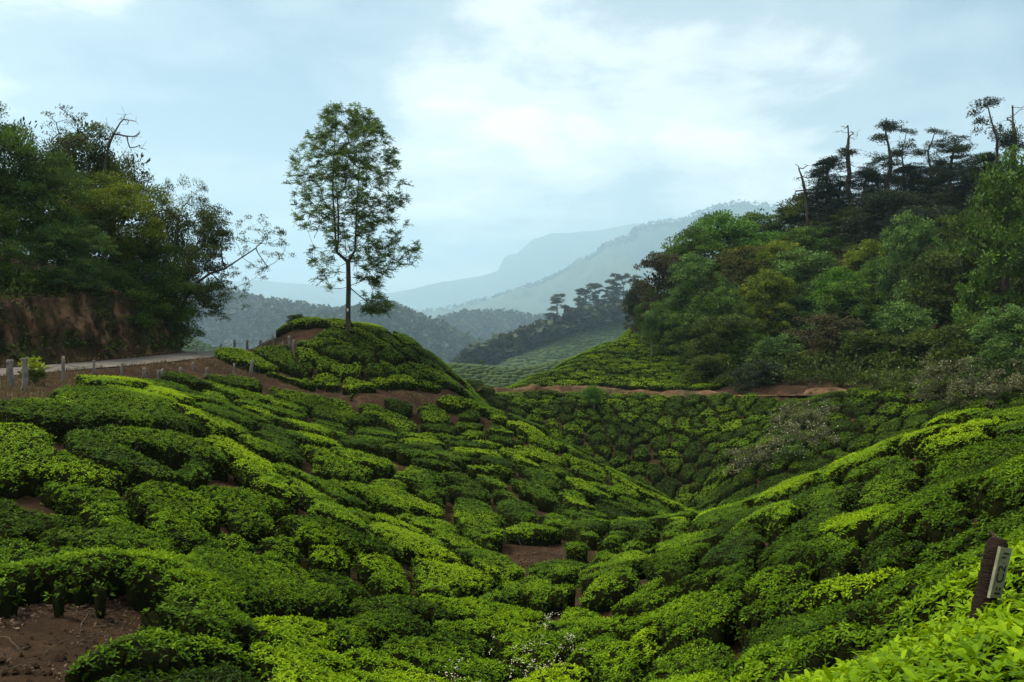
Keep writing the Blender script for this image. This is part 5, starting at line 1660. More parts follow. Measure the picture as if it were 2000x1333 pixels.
rg2 = np.random.default_rng(77)
WOOD_FLOOR = [(16.5, 68), (19.8, 63), (23, 58.8), (26.6, 54.6), (30.6, 50.4), (35, 47), (60, 40), (80, 70), (70, 115), (30, 118), (17, 103), (19, 90), (16.5, 79)]
pts = rg2.uniform((15, 40), (75, 116), (5200, 2))
pts = pts[in_poly(pts[:, 0], pts[:, 1], WOOD_FLOOR)]
pts = pts[:1350]
undergrowth('dark undergrowth on the floor of the right hand wood', pts[::2], 1.45, 42, .34, 'dark', 71, lift=.9)
undergrowth('tangled undergrowth among the trees of the right hand wood', pts[1::2], 1.4, 42, .34, 'dark', 72, lift=.9)
tt_ = np.gradient(TRACK, axis=0)
tn_ = unit(np.c_[-tt_[:, 1], tt_[:, 0]])
si = np.repeat(np.nonzero(TRACK[:, 0] > 15.5)[0], 14)
pt = TRACK[si] + tn_[si] * rg2.uniform(2.0, 5.5, len(si))[:, None] + rg2.normal(0, .4, (len(si), 2))
undergrowth('dark weeds along the top of the track cutting', pt, .8, 60, .2, 'dark', 74, lift=.5)
ar = np.arange(len(BANK_LINE))
tangb = np.gradient(BANK_LINE, axis=0)
nb_ = unit(np.c_[-tangb[:, 1], tangb[:, 0]])
sel = np.repeat(ar[(BANK_LINE[:, 1] > 24)], 13)
sel = sel[(BANK_LINE[sel, 0] > -34)]
pb = BANK_LINE[sel] + nb_[sel] * rg2.uniform(.25, 2.6, len(sel))[:, None] + rg2.normal(0, .4, (len(sel), 2))
undergrowth('dark leaves hanging over the brow of the earth bank', pb, .75, 55, .2, 'dark', 73, lift=.35)


# -- gum trees in the middle distance
def gum_proto(seed):
    rng = np.random.default_rng(seed)
    h = 16.0
    L = []
    for k in range(10):
        f = .38 + .58 * (k + rng.random()) / 10
        a = rng.random() * 6.28
        rad = 3.0 * math.sin(math.pi * (f * .8 + .12)) * rng.uniform(.3, 1)
        s = rng.uniform(.7, 1.2)
        L.append(((rad * math.cos(a), rad * math.sin(a), h * f), (1.25 * s, 1.25 * s, .8 * s)))
    tg = lobes_targets(L, 90, rng, .5)
    trunk = [(0, 0, h * .8 * k / 6) for k in range(7)]
    pos, par, tips = grow(trunk, tg, seed)
    BV, BQ = branch_mesh(pos, par, .24, .02, .03)
    return (BV, BQ), clump_leaves(tg, .62, 60, .34, rng, .6, np.clip(rng.normal(.5, .15, len(tg)), 0, 1))


GUM = [proto_meshes('gum', gum_proto(s)) for s in (301, 302, 303)]


def surf(H, x, y):
    X, Y, Zh, _ = H
    i = np.argmin((X - x) ** 2 + (Y - y) ** 2)
    return float(Zh.ravel()[i])


gums = [(1088, 222, 573, 640, 55), (1108, 226, 600, 640, 40), (1128, 235, 566, 628, 45), (1145, 236, 553, 622, 50), (1163, 240, 555, 622, 45), (1180, 240, 562, 620, 45), (1198, 244, 534, 618, 48),
        (1219, 246, 536, 615, 48), (1243, 248, 540, 615, 45), (1262, 250, 548, 612, 45), (1210, 243, 570, 630, 60), (1155, 236, 590, 635, 60), (1125, 230, 600, 640, 55), (1235, 246, 572, 625, 60), (1185, 240, 585, 632, 60),
        (1060, 216, 628, 672, 45), (1037, 212, 645, 690, 45), (1007, 205, 655, 712, 42), (973, 200, 656, 716, 42), (945, 198, 672, 718, 40), (925, 196, 676, 720, 40), (990, 203, 680, 716, 50), (1022, 207, 668, 705, 45), (905, 196, 690, 722, 40),
        (1075, 219, 612, 660, 40), (958, 199, 684, 720, 45)]
for n, (px, d, top, bot, w) in enumerate(gums):
    d = d * 3.0
    x, y, z = WP(px, bot, d)
    z = min(z, surf(h_tea, x, y) + .2)
    h = (650 - top) / 1570 * d - z
    row = 'along the top of the far tea hill' if n < 15 else 'stepping down left of the far tea hill'
    lst = sorted(g[0] for g in (gums[:15] if n < 15 else gums[15:]))
    plant_tree('gum_tree', GUM[n % 3], (x, y + (n % 4), z), (w / 1570 * d / 6.5,) * 2 + (h / 16.0,), n * 1.7,
               'hazy gum tree %s, %s from left' % (row, nth(lst.index(px))), 'tree', 'gum trees on the far tea hill', 'gum', 'bark_pale')
x, y, z = WP(941, 722, 216)
plant_tree('young_tree', BROAD[0], (x, y, z - .2), (.24, .24, .27), 0, 'tiny lone tree on the tea saddle in front of the gums', 'tree', None, 'green')


# -- distant forest: one mass of crowns over each hill
def forest(name, label, H, count, height, wide, seed, pointed=.5, tmin=0.0, tmax=.75, xr=None, pal='gum'):
    rng = np.random.default_rng(seed)
    X, Y, Zh, t = H
    nv, nu = X.shape
    tri = 11
    j = np.clip((rng.random(count) ** 1.0), 0, 1)
    rows = np.nonzero((t >= tmin) & (t <= tmax))[0]
    r = rows[(j * len(rows)).astype(int) % len(rows)]
    c = rng.integers(0, nu - 1, count)
    if xr:
        px = 1000 + 1570 * X[r, c] / Y[r, c]
        m = (px > xr[0]) & (px < xr[1])
        r, c = r[m], c[m]
    fx = rng.random(len(r))
    c1 = np.minimum(c + 1, nu - 1)
    P = np.c_[X[r, c] * (1 - fx) + X[r, c1] * fx, Y[r, c] + rng.normal(0, 1.5, len(r)), Zh[r, c] * (1 - fx) + Zh[r, c1] * fx - .4]
    # crest row, so that single trees show along the skyline
    top = int(np.argmin(np.abs(t)))
    cc = rng.integers(0, nu - 1, count // 7)
    f2 = rng.random(len(cc))
    PC = np.c_[X[top, cc] * (1 - f2) + X[top, cc + 1] * f2, Y[top, cc], Zh[top, cc] * (1 - f2) + Zh[top, cc + 1] * f2 - .4]
    P = np.concatenate([P, PC])
    n = len(P)
    hh = height * rng.uniform(.6, 1.25, n)
    ww = wide * rng.uniform(.7, 1.2, n)
    k = tri
    f = rng.random((n, k))
    a = rng.random((n, k)) * 6.283
    pt = (rng.random(n) < pointed)[:, None]
    prof = np.where(pt, (1 - f) * .95 + .08, np.sin(np.clip(f * 1.05 + .12, 0, 1) * math.pi) ** .6)
    rad = ww[:, None] * .5 * prof
    pos = np.stack([P[:, None, 0] + rad * np.cos(a), P[:, None, 1] + rad * np.sin(a), P[:, None, 2] + hh[:, None] * (.18 + .78 * f)], -1).reshape(-1, 3)
    ax = np.stack([np.cos(a), np.sin(a), .35 + 0 * a], -1).reshape(-1, 3) + rng.normal(0, .5, (n * k, 3))
    pos = pos - unit(ax) * (wide * .22)
    V, T, O = leaves(pos, ax, unit(np.array([0, 0, 1.0]) + rng.normal(0, .5, (n * k, 3))), wide * .6 * rng.uniform(.6, 1.2, n * k),
                     np.clip(np.repeat(rng.normal(.45, .2, n), k) + rng.normal(0, .1, n * k), 0, 1), 0, 1.5)
    SV, SQ = frusta([(p, p + np.array([0, 0, h * .9]), h * .018, h * .006) for p, h in zip(P[-len(PC):], hh[-len(PC):])], 4)
    return tag(put(name, mesh_of(name, np.concatenate([V, SV]), T=T, Q=SQ + len(V), mats=[PAL[pal], M['bark']], tmat=0, qmat=1, tone=np.concatenate([O, np.zeros(len(SV))]))), label, None, None, 'stuff')


forest('forest', 'blue grey forest covering the hill left of the knoll', h_left, 3000, 33, 20, 51, .35, xr=(330, 900))
forest('forest', 'dark forest of pointed trees behind the knoll', h_mid, 2700, 30, 16.5, 52, .7, xr=(560, 1080))
forest('forest', 'hazy forest on the low hill beyond the gums', h_right, 2200, 38, 23, 53, .6, xr=(780, 1150))
forest('forest', 'fringe of tiny trees along the blue mountain', h_blue, 900, 30, 24, 54, .5, 0, .05, xr=(800, 1520))
# undergrowth below the gums
forest('undergrowth', 'dark scrub under the gum trees of the far tea hill', h_tea, 1300, 17, 12, 55, .1, -.35, .06, xr=(880, 1290))


# -- tea pattern on the far tea slopes: low cushions joined as one mass
def cushions(name, label, H, n, wide, seed, tmin, tmax, xr, pal):
    rng = np.random.default_rng(seed)
    X, Y, Zh, t = H
    rows = np.nonzero((t >= tmin) & (t <= tmax))[0]
    r = rng.choice(rows, n)
    c = rng.integers(0, X.shape[1] - 1, n)
    f = rng.random(n)[:, None]
    A = np.stack([X, Y, Zh], -1)
    r2 = np.minimum(r + 1, len(t) - 1)
    g = rng.random(n)[:, None]
    P = (A[r, c] * (1 - f) + A[r, c + 1] * f) * (1 - g) + A[r2, c] * g
    px = 1000 + 1570 * P[:, 0] / P[:, 1]
    P = P[(px > xr[0]) & (px < xr[1])]
    # keep them apart
    keep, cells = [], {}
    for i, p in enumerate(P):
        kx, ky = int(p[0] // wide), int(p[1] // wide)
        if all(math.hypot(P[j][0] - p[0], P[j][1] - p[1]) > wide * .6 for a in (-1, 0, 1) for b_ in (-1, 0, 1) for j in cells.get((kx + a, ky + b_), ())):
            cells.setdefault((kx, ky), []).append(i)
            keep.append(i)
    P = P[keep]
    ang = np.arange(7) / 7 * 6.283
    ring = np.c_[np.cos(ang), np.sin(ang)]
    rr = wide * .5 * rng.uniform(.85, 1.15, (len(P), 7))
    base = np.stack([P[:, None, 0] + ring[None, :, 0] * rr, P[:, None, 1] + ring[None, :, 1] * rr, P[:, None, 2] - .2 + 0 * rr], -1)
    mid = np.stack([P[:, None, 0] + ring[None, :, 0] * rr * .8, P[:, None, 1] + ring[None, :, 1] * rr * .8, P[:, None, 2] + .65 + 0 * rr], -1)
    topv = P + np.array([0, 0, .85])
    V = np.concatenate([base, mid, topv[:, None]], 1)
    i = np.arange(7)
    T = np.concatenate([np.c_[i, (i + 1) % 7, (i + 1) % 7 + 7], np.c_[i, (i + 1) % 7 + 7, i + 7], np.c_[i + 7, (i + 1) % 7 + 7, 0 * i + 14]])
    T = (T[None] + (np.arange(len(P)) * 15)[:, None, None]).reshape(-1, 3)
    tone = np.repeat(np.clip(rng.normal(.5, .15, len(P)), 0, 1), 15)
    return tag(put(name, mesh_of(name, V.reshape(-1, 3), T=T, mats=[PAL[pal]], tone=tone)), label, None, None, 'stuff')


PAL['far_tea'] = leaf_pal('far_tea_leaf', (0.038, 0.062, 0.018), (0.058, 0.092, 0.026), (0.082, 0.122, 0.036), **kw)
cushions('tea_foliage', 'rows of tea on the saddle beyond the knoll', h_saddle, 16000, 2.5, 61, .02, .9, (820, 1130), 'far_tea')
cushions('tea_foliage', 'rows of tea on the far hill below the gum trees', h_tea, 16000, 5.2, 62, .03, .8, (980, 1300), 'far_tea')
cushions('tea_foliage', 'rows of tea on the pale field below the road bend', h_field, 9000, 4.4, 63, .02, .8, (320, 520), 'far_tea')

# ------------------------------------------------------------------ fence along the road


def ground_hit(px, py, d0=18.0, d1=62.0):
    """Plan position where the sight line meets the ground."""
    d = np.arange(d0, d1, .05)
    x = (px - 1000) / 1570 * d
    z = (650 - py) / 1570 * d
    g = G_at(x, d)
    h = np.nonzero(g >= z)[0]
    k = h[0] if len(h) else int(np.argmin(np.abs(g - z)))
    return float(x[k]), float(d[k]), float(g[k])


M['post'] = rough_material('weathered_post', [(0.3, (0.10, 0.088, 0.075)), (0.7, (0.30, 0.275, 0.24))], scale=7, bump=0.7, stretch=(1, 1, .4), wear=(3, .5, .65, (0.05, 0.045, 0.035)))
M['wire'] = rough_material('rusty_wire', [(0.3, (0.05, 0.04, 0.035)), (0.7, (0.10, 0.08, 0.07))], scale=20, bump=0)


def post(name, base, h, r, lean, label, seed, cap=False, group='fence posts along the road', square=False):
    rng = np.random.default_rng(seed)
    n = 8
    f = np.linspace(0, 1, n)
    P = np.c_[lean[0] * f * h + rng.normal(0, r * .12, n), lean[1] * f * h + rng.normal(0, r * .12, n), -.3 + (h + .3) * f]
    R = r * (1.08 - .16 * f) * rng.uniform(.96, 1.04, n)
    R[-1] *= .9
    V, Q, T = tube(P, R, 4 if square else 8)
    V = V + rng.normal(0, r * .05, V.shape)
    o = empty(name, base, rng.random() * 1.5)
    tag(o, label, 'post', group)
    put('shaft', mesh_of('shaft', V, T=T, Q=Q, mats=[M['post']], smooth=not square), o)
    if cap:
        V, Q, T = tube([(lean[0] * h, lean[1] * h, h - .02), (lean[0] * h, lean[1] * h, h + .05), (lean[0] * h, lean[1] * h, h + .08)], [r * .95, r * 1.0, r * .8], 7)
        put('cap_stone', mesh_of('cap_stone', V, T=T, Q=Q, mats=[M['post']]), o)
    return o


POSTS = [(20, 708, 758, .10, (0, 0), True), (47, 705, 766, .095, (.02, 0), True), (123, 696, 748, .055, (.05, 0), False), (185, 708, 728, .06, (0, .1), True), (238, 710, 736, .05, (0, 0), False),
         (281, 719, 738, .07, (.05, 0), False), (310, 723, 744, .06, (0, 0), False), (319, 721, 746, .08, (-.06, 0), False), (352, 718, 740, .07, (.08, 0), False), (377, 711, 724, .05, (0, 0), False),
         (403, 718, 746, .06, (.05, 0), False), (456, 710, 742, .05, (.03, 0), False), (487, 703, 730, .08, (.25, 0), False),
         (382, 676, 694, .06, (.2, 0), False), (424, 673, 691, .07, (.45, 0), False), (458, 664, 687, .08, (.05, 0), False), (483, 663, 682, .08, (0, 0), False), (509, 664, 685, .08, (0, 0), False),
         (535, 653, 674, .05, (-.15, 0), False), (552, 668, 684, .06, (0, 0), False), (565, 656, 680, .07, (0, 0), False), (574, 664, 683, .08, (0, 0), False), (536, 689, 702, .06, (0, 0), False)]
near_posts = []
for n, (px, top, bot, r, lean, cap) in enumerate(POSTS):
    x, y, z = ground_hit(px, bot, 22, 58 if n < 13 else 60)
    h = (650 - top) / 1570 * y - z
    h = max(h, .35)
    side = 'near' if n < 13 else 'far'
    k = n if n < 13 else n - 13
    if cap and n < 2:
        lab = ('stout capped stone post at the left edge of the verge', 'second stout capped stone post, beside the roadside plant')[n]
    else:
        lab = 'weathered fence post on the %s side of the road, %s from left' % (side, nth(k))
    post('fence_post', (x, y, z), h, r, lean, lab, 500 + n, cap, square=cap)
    near_posts.append((x, y, z + h * .75))
# wire strands sagging between the posts, one run for each stretch of fence
for run, lab in ((range(0, 13), 'thin rusty wire strung along the near roadside posts'), (range(13, 20), 'thin rusty wire strung along the far roadside posts')):
    P = []
    lst = [near_posts[i] for i in run]
    for (a, b_) in zip(lst[:-1], lst[1:]):
        for f in np.linspace(0, 1, 7)[:-1]:
            P.append((a[0] + (b_[0] - a[0]) * f, a[1] + (b_[1] - a[1]) * f, a[2] + (b_[2] - a[2]) * f - .12 * math.sin(f * math.pi)))
    P.append(lst[-1])
    V, Q, T = tube(P, np.full(len(P), .008), 4)
    tag(put('fence_wire', mesh_of('fence_wire', V, T=T, Q=Q, mats=[M['wire']])), lab, 'wire')

# roadside plant between the stone posts
x, y, z = ground_hit(70, 752, 22, 40)
rgp = np.random.default_rng(88)
r = empty('roadside_plant', (x, y, z))
tag(r, 'young broad leaved plant in a dark clump beside the stone posts', 'plant')
stems = [((0, 0, 0), (rgp.normal(0, .16), rgp.normal(0, .16), rgp.uniform(.4, .75)), .02, .008) for _ in range(12)]
SV, SQ = frusta([(np.array(a), np.array(b_), c, d) for a, b_, c, d in stems], 5)
put('stem', mesh_of('stem', SV, Q=SQ, mats=[M['wood']], smooth=True), r)
tips = np.array([s[1] for s in stems])
V, T, O = join([clump_leaves(tips, .14, 16, .17, rgp, .6, np.full(len(tips), .95), width=1.5, detail=1), clump_leaves(tips * np.array([1, 1, .4]), .2, 20, .14, rgp, .8, np.full(len(tips), .15), width=1.2, detail=1)])
put('crown', mesh_of('crown', V, T=T, mats=[PAL['lime']], tone=O), r)


# ------------------------------------------------------------------ numbered post among the tea, lower right
def numbered_post():
    d = 4.2
    base = np.array(WP(1918, 1200, d))
    top = np.array(WP(1951, 1052, d))
    axis_ = top - base
    base_g = base - axis_ * 1.5
    ln = np.linalg.norm(top - base_g)
    u = unit(axis_)
    rng = np.random.default_rng(9)
    n = 46
    f = np.linspace(0, 1, n)
    P = base_g + (top - base_g) * f[:, None]
    R = .053 * (1 + .035 * np.sin(f * 150 + 1) + rng.normal(0, .025, n)) * (1.04 - .05 * f)
    R[-3:] = .053 * np.array([.96, .86, .60])
    P[-1] += u * .002
    V, Q, T = tube(P, R, 16)
    V = V + rng.normal(0, .0016, V.shape)
    o = empty('numbered_post', tuple(base_g))
    tag(o, 'leaning round wooden post with a white plate marked C2', 'post')
    M['stake'] = rough_material('stake_bark', [(0.3, (0.012, 0.007, 0.004)), (0.7, (0.048, 0.029, 0.018))], scale=16, bump=.9, bump_scale=60, stretch=(.5, .5, 2.2), wear=(22, .64, .70, (.24, .17, .12)), spec=.12, rough=.7)
    put('shaft', mesh_of('shaft', V - base_g, T=T, Q=Q, mats=[M['stake']], smooth=True), o)
    # plate: long side along the post, face turned right and towards the viewer
    face = np.array([.42, -.91, 0.0])
    nrm = unit(face - u * np.dot(face, u))
    wid = np.cross(u, nrm)          # across the plate
    c = np.array(WP(1953, 1119, d - .045))
    L, Wd, th = .262, .085, .008
    corners = [(-Wd / 2, -L / 2), (Wd / 2, -L / 2), (Wd / 2, L / 2), (-Wd / 2, L / 2)]
    PV = [c + wid * a + u * b_ + nrm * s for s in (th, 0) for a, b_ in corners]
    PQ = np.array([(0, 1, 2, 3), (7, 6, 5, 4), (0, 4, 5, 1), (1, 5, 6, 2), (2, 6, 7, 3), (3, 7, 4, 0)])
    M['plate'] = rough_material('painted_plate', [(0.3, (0.14, 0.145, 0.095)), (0.7, (0.25, 0.25, 0.17))], scale=18, bump=.15, rough=.6, wear=(9, .55, .75, (.22, .21, .12)))
    M['ink'] = rough_material('dark_lettering', [(0.3, (0.012, 0.012, 0.010)), (0.7, (0.03, 0.03, 0.025))], scale=30, bump=0)
    plate_o = put('plate', mesh_of('plate', np.array(PV) - base_g, Q=PQ, mats=[M['plate']]), o)
    edge = [c + wid * a + u * b_ + nrm * (th * s) for a, b_ in ((-Wd / 2 - .012, -L / 2 - .004), (-Wd / 2, -L / 2), (-Wd / 2, L / 2), (-Wd / 2 - .012, L / 2 + .004)) for s in (-.4, 1.5)]
    EQ = np.array([(0, 2, 4, 6), (1, 7, 5, 3), (0, 1, 3, 2), (2, 3, 5, 4), (4, 5, 7, 6), (6, 7, 1, 0)])
    put('rim', mesh_of('rim', np.array(edge) - base_g, Q=EQ, mats=[M['plate']]), plate_o)

    def text(body, size, along, across):
        cu = bpy.data.curves.new('lettering', 'FONT')
        cu.body = body
        cu.size = size
        cu.align_x = 'CENTER'
        cu.align_y = 'CENTER'
        cu.extrude = .0008
        cu.offset = 0.0
        cu.materials.append(M['ink'])
        tmp = bpy.data.objects.new('lettering_curve', cu)
        COL.objects.link(tmp)
        bpy.context.view_layer.update()
        me = bpy.data.meshes.new_from_object(tmp.evaluated_get(bpy.context.evaluated_depsgraph_get()))
        bpy.data.objects.remove(tmp)
        t = put('lettering', me)
        from mathutils import Matrix, Vector
        # letters run up the post
        X, Zn = u, nrm
        Y = np.cross(Zn, X)
        m = Matrix(((X[0], Y[0], Zn[0], 0), (X[1], Y[1], Zn[1], 0), (X[2], Y[2], Zn[2], 0), (0, 0, 0, 1)))
        p = c + nrm * (th + .002) + u * along + wid * across - base_g
        m.translation = Vector(p)
        t.parent = plate_o
        t.matrix_local = m
    text('C2', .082, -.004, -.002)
    # worn small strokes above and below the figures
    strokes = []
    for al, ac, la, lc in ((.104, .004, .009, .045), (.082, -.008, .008, .032), (-.082, .012, .018, .008), (-.082, -.012, .018, .008), (-.106, -.001, .010, .042)):
        q = c + nrm * (th + .0025) + u * al + wid * ac
        strokes.append(np.array([q - u * la / 2 - wid * lc / 2, q - u * la / 2 + wid * lc / 2, q + u * la / 2 + wid * lc / 2, q + u * la / 2 - wid * lc / 2]) - base_g)
    for s in strokes:
        nb2 = np.concatenate([s, s - nrm * .002])
        put('painted_stroke', mesh_of('painted_stroke', nb2, Q=PQ[:6], mats=[M['ink']]), plate_o)


numbered_post()

# ------------------------------------------------------------------ scrub with pale flowers, weeds, litter, dry grass
M['petal'] = rough_material('pale_petal', [(0.3, (0.40, 0.37, 0.27)), (0.7, (0.60, 0.57, 0.45))], scale=9, bump=0)


def scrub(px, py, d, w_px, h_px, label, seed, pal='grey', flowers=80, fl_size=.07, leaf=.13, name='flowering_scrub', per=60, group='flowering scrub along the dirt track'):
    rng = np.random.default_rng(seed)
    x, y, z = ground_hit(px, py, d - 7, d + 7)
    w, h = w_px / 1570 * y, h_px / 1570 * y
    n = max(10, int(w * h * 7))
    dd = unit(rng.normal(size=(n, 3)))
    dd[:, 2] = np.abs(dd[:, 2])
    P = dd * np.array([w / 2, w / 2.6, h]) * rng.uniform(.45, 1, (n, 1))
    o = empty(name, (x, y, z - .05))
    tag(o, label, 'shrub', group)
    pos, par, _ = grow([(0, 0, 0), (0, 0, h * .3)], P, seed)
    BV, BQ = branch_mesh(pos, par, .04, .006, 0.0)
    put('stem', mesh_of('stem', BV, Q=BQ, mats=[M['wood']]), o)
    V, T, O = clump_leaves(P, .32, per, leaf, rng, .8, np.clip(rng.normal(.5, .2, n), 0, 1))
    put('foliage', mesh_of('foliage', V, T=T, mats=[PAL[pal]], tone=O), o)
    if flowers:
        k = rng.integers(0, n, flowers)
        top = P[k] + rng.normal(0, .17, (flowers, 3)) + np.array([0, 0, .10])
        V, T, O = leaves(np.repeat(top, 3, 0), rng.normal(size=(flowers * 3, 3)), np.tile([0, 0, 1.0], (flowers * 3, 1)), fl_size * rng.uniform(.6, 1.2, flowers * 3), np.ones(flowers * 3), 0, 1.6)
        tag(put('blossom', mesh_of('blossom', V, T=T, mats=[M['petal']]), o), kind='stuff')
    return o


for n, (px, py, d, w, h, fl, lab) in enumerate([
        (1450, 925, 46, 80, 50, 130, 'pale flowering scrub lowest in the gully, nearest the tea'), (1500, 915, 45, 90, 60, 170, 'widest pale flowering scrub in the gully'),
        (1550, 905, 45, 80, 55, 90, 'greener scrub between the pale flowering bushes'), (1600, 880, 46, 80, 60, 150, 'pale flowering scrub beside the little eroded path'),
        (1540, 870, 48, 90, 55, 110, 'dull flowering scrub in the middle of the gully side'), (1580, 845, 50, 90, 50, 70, 'tawny scrub below the dirt track'),
        (1525, 835, 52, 60, 45, 40, 'tawny scrub at the upper left of the gully side'), (1610, 825, 50, 60, 40, 60, 'small flowering scrub at the head of the eroded path'),
        (1560, 815, 53, 70, 35, 40, 'low scrub just under the dirt track')]):
    scrub(px, py, d, w, h, lab, 700 + n, 'grey' if n not in (2,) else 'green', int(fl * .9))
for n, (px, py, d, w, h, fl, lab) in enumerate([
        (1830, 780, 50, 110, 80, 120, 'grey green flowering scrub right of the orange bank'), (1900, 790, 47, 120, 90, 130, 'grey green flowering scrub in the right corner of the wood'),
        (1975, 790, 44, 120, 90, 110, 'grey green flowering scrub at the right edge'), (1760, 770, 54, 90, 50, 60, 'low dark scrub left of the orange bank'),
        (1700, 775, 55, 90, 45, 50, 'low dark scrub in the shade of the wood'), (1860, 740, 52, 130, 80, 90, 'upper grey green scrub right of the orange bank'),
        (1950, 735, 48, 130, 90, 80, 'upper grey green scrub near the right edge')]):
    scrub(px, py, d, w, h, lab, 720 + n, 'grey' if n not in (3, 4) else 'dark', fl // 2)


def weed(px, py, d, label, seed, n=26, spread=.35):
    rng = np.random.default_rng(seed)
    x = (px - 1000) / 1570 * d
    z = float(S_at(np.array([x]), np.array([d]))[0])
    o = empty('flowering_weed', (x, d, z - TEA_H))
    tag(o, label, 'weed', 'white flowering weeds in the tea')
    tips = np.c_[rng.normal(0, spread, n), rng.normal(0, spread * .7, n), TEA_H + rng.uniform(-.02, .18, n)]
    SV, SQ = frusta([(np.array([t[0] * .4, t[1] * .4, .1]), t, .004, .002) for t in tips], 4)
    put('stem', mesh_of('stem', SV, Q=SQ, mats=[M['wood']]), o)
    P = np.repeat(tips, 7, 0) + rng.normal(0, .022, (n * 7, 3))
    V, T, O = leaves(P, rng.normal(size=(n * 7, 3)), np.tile([0, 0, 1.0], (n * 7, 1)), np.full(n * 7, .022), np.ones(n * 7), 0, 1.6)
    tag(put('blossom', mesh_of('blossom', V, T=T, mats=[M['petal']]), o), kind='stuff')


weed(1045, 1272, 12.0, 'white flowered weed poking out of the tea in the gully bottom', 801, 18)
weed(1030, 1305, 11.2, 'white flowered weed below the other in the gully bottom', 802, 20)
weed(1072, 1228, 13.6, 'white flowered weed in the gap beside the boxy bush', 803, 10, .15)
weed(862, 1325, 10.0, 'white flowered weed at the bottom edge', 804, 12, .18)
weed(1120, 1262, 12.2, 'white flowered weed right of the gully weeds', 805, 8, .15)


def scatter_flat(name, label, poly, n, size, pal, seed, width=1.0, lift=.015, tilt=.5, tone=(.5, .25), kind='stuff', upright=False, dr_min=None):
    rng = np.random.default_rng(seed)
    P = np.array(poly)
    q = rng.uniform(P.min(0), P.max(0), (n * 3, 2))
    q = q[in_poly(q[:, 0], q[:, 1], poly)][:n]
    if dr_min:
        dd, _, _ = poly_dist(q[:, 0], q[:, 1], ROAD[::2])
        q = q[dd > dr_min]
    keep = fbm(q[:, 0] * .9, q[:, 1] * .9, seed, 3) > -.35
    q = q[keep]
    z = G_at(q[:, 0], q[:, 1])
    pos = np.c_[q, z + lift]
    m = len(q)
    if upright:
        ax = unit(np.c_[rng.normal(0, .5, (m, 2)), np.ones(m)])
        up = rng.normal(size=(m, 3))
    else:
        ax = np.c_[rng.normal(size=(m, 2)), rng.normal(0, tilt * .6, m)]
        up = unit(np.array([0, 0, 1.0]) + rng.normal(0, tilt, (m, 3)))
    V, T, O = leaves(pos, ax, up, size * rng.uniform(.5, 1.4, m), np.clip(rng.normal(*tone, m), 0, 1), 0, width)
    return tag(put(name, mesh_of(name, V, T=T, mats=[M[pal]], tone=O)), label, None, None, kind)


M['litter'] = leaf_material('dead_leaf', [(0, (0.020, 0.012, 0.007)), (0.7, (0.065, 0.040, 0.022)), (1, (0.19, 0.13, 0.08))], rough=.7, spec=.2, trans=.05)
scatter_flat('leaf_litter', 'dead brown leaves on the bare soil at lower left', [(-8, 5), (-2.2, 5), (-2.2, 8.5), (-4.2, 11.5), (-8, 10.5)], 11000, .04, 'litter', 901)
scatter_flat('leaf_litter', 'dead brown leaves on the bare patch in the gully', [(-.8, 18), (2.2, 18), (2.6, 23), (-.8, 23)], 2500, .06, 'litter', 902)
VERGE = [(-19, 14), (-11.5, 15.5), (-11.5, 30), (-12.2, 36), (-13, 40.5), (-15.2, 40.5), (-16, 33), (-17.5, 24)]
scatter_flat('grass', 'dry brown grass on the verge between road and tea', VERGE, 15000, .13, 'dry', 903, .35, 0, upright=True, dr_min=1.95)
scatter_flat('grass', 'dry grass and weeds on the bare flank of the knoll', [(-14.5, 40), (-12, 38.5), (-5, 38.6), (-3, 42), (-6, 40.8), (-10, 40.2), (-13, 42), (-12.4, 47), (-15, 49)], 7000, .11, 'dry', 904, .35, 0, upright=True, dr_min=1.95)
scatter_flat('grass', 'tawny grass on the gully side below the dirt track', [(15, 46), (16.5, 50), (18.5, 55.5), (21, 53.5), (20, 48), (17, 44.5)], 9000, .22, 'dry', 905, .4, 0, upright=True)
scatter_flat('grass', 'dry grass along the foot of the earth bank', [(-24, 20), (-20.2, 31), (-19.2, 40), (-19.2, 46), (-18.4, 46), (-18.4, 40), (-19.2, 31), (-22.6, 20)], 3500, .16, 'dry', 906, .4, 0, upright=True, dr_min=1.85)
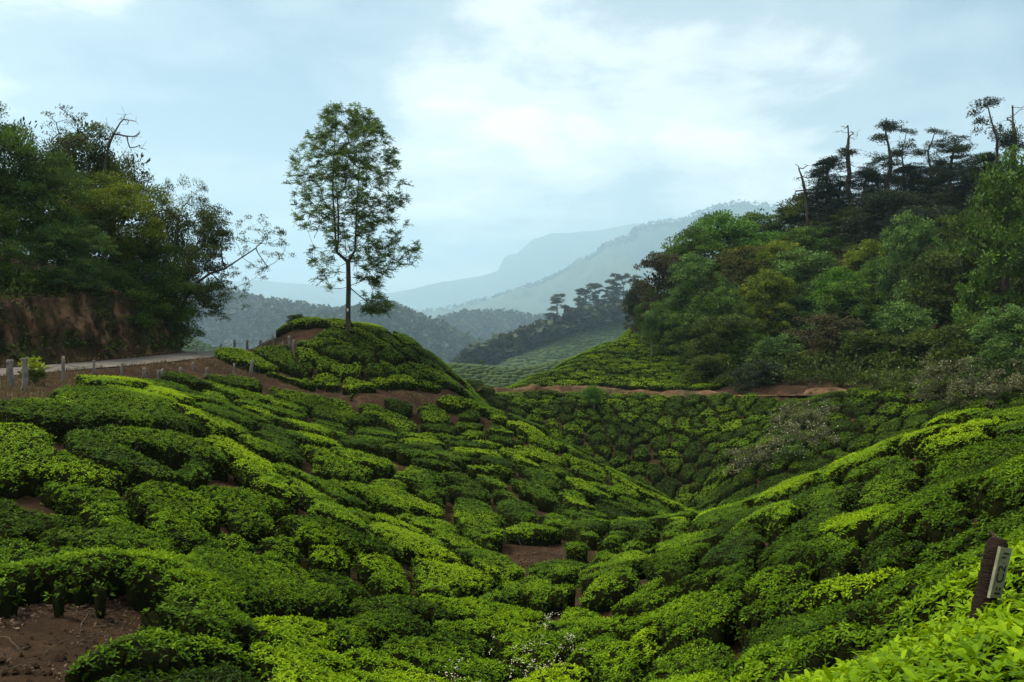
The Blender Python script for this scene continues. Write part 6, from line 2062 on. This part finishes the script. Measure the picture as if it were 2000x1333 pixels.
# clods on the bare soil
def clods(label, poly, n, size, seed):
    rng = np.random.default_rng(seed)
    P = np.array(poly)
    q = rng.uniform(P.min(0), P.max(0), (n * 2, 2))
    q = q[in_poly(q[:, 0], q[:, 1], poly)][:n]
    m = len(q)
    pos = np.c_[q, G_at(q[:, 0], q[:, 1])]
    base = np.array([(1, 0, 0), (-1, 0, 0), (0, 1, 0), (0, -1, 0), (0, 0, .8), (0, 0, -.8)], float)
    tri = np.array([(0, 2, 4), (2, 1, 4), (1, 3, 4), (3, 0, 4), (2, 0, 5), (1, 2, 5), (3, 1, 5), (0, 3, 5)])
    r = size * rng.uniform(.25, 1.3, m) ** 1.5
    V = pos[:, None] + base[None] * r[:, None, None] * rng.uniform(.6, 1.3, (m, 6, 1))
    T = (tri[None] + (np.arange(m) * 6)[:, None, None]).reshape(-1, 3)
    tag(put('soil_clods', mesh_of('soil_clods', V.reshape(-1, 3), T=T, mats=[M['soil']])), label, None, None, 'stuff')


clods('small clods of earth on the bare soil at lower left', [(-8, 5), (-2.2, 5), (-2.2, 8.5), (-4.2, 11.5), (-8, 10.5)], 2600, .035, 95)
clods('small clods of earth along the foot of the bank', [(-24, 20), (-20.2, 31), (-19.2, 40), (-19.2, 46), (-18.5, 46), (-18.5, 40), (-19.3, 31), (-22.8, 20)], 900, .09, 96)
# fallen twigs on the soil
rgt = np.random.default_rng(91)
for k, (px, py, ln, an) in enumerate([(170, 1215, .5, 1.9), (25, 1290, .45, 1.2), (60, 1310, .5, .5), (20, 1265, .5, -.6), (180, 1260, .4, .7), (115, 1270, .35, 1.4)]):
    x, y, z = ground_hit(px, py, 5, 14)
    P = [(ln * (f - .5) * math.cos(an) + rgt.normal(0, .008), ln * (f - .5) * math.sin(an) * 1.2 + rgt.normal(0, .008), .015 + .05 * math.sin(f * 3.1)) for f in np.linspace(0, 1, 6)]
    V, Q, T = tube(P, np.linspace(.006, .002, 6), 5)
    o = put('twig', mesh_of('twig', V, T=T, Q=Q, mats=[M['wood']], smooth=True), None, (x, y, z))
    tag(o, 'fallen twig on the bare soil at lower left, %s from left' % nth(sorted([170, 25, 60, 20, 180, 115]).index(px)), 'twig', 'fallen twigs on the soil')

# ------------------------------------------------------------------ haze
HV = np.array([(x, y, z) for x in (-14800, 14800) for y in (-960, 15700) for z in (-230, 1620)], float)
HQ = np.array([(0, 1, 3, 2), (4, 6, 7, 5), (0, 4, 5, 1), (2, 3, 7, 6), (0, 2, 6, 4), (1, 5, 7, 3)])
hm, ht = material('haze')
pv = ht.n('ShaderNodeVolumePrincipled', i_Density=HAZE_DENSITY, i_Anisotropy=0.25)
pv.inputs['Color'].default_value = (*HAZE_COLOR, 1.0)
ho = ht.n('ShaderNodeOutputMaterial')
ht.l(pv.outputs[0], ho.inputs['Volume'])
tag(put('haze', mesh_of('haze', HV, Q=HQ, mats=[hm])), 'thin blue valley haze', None, None, 'stuff')
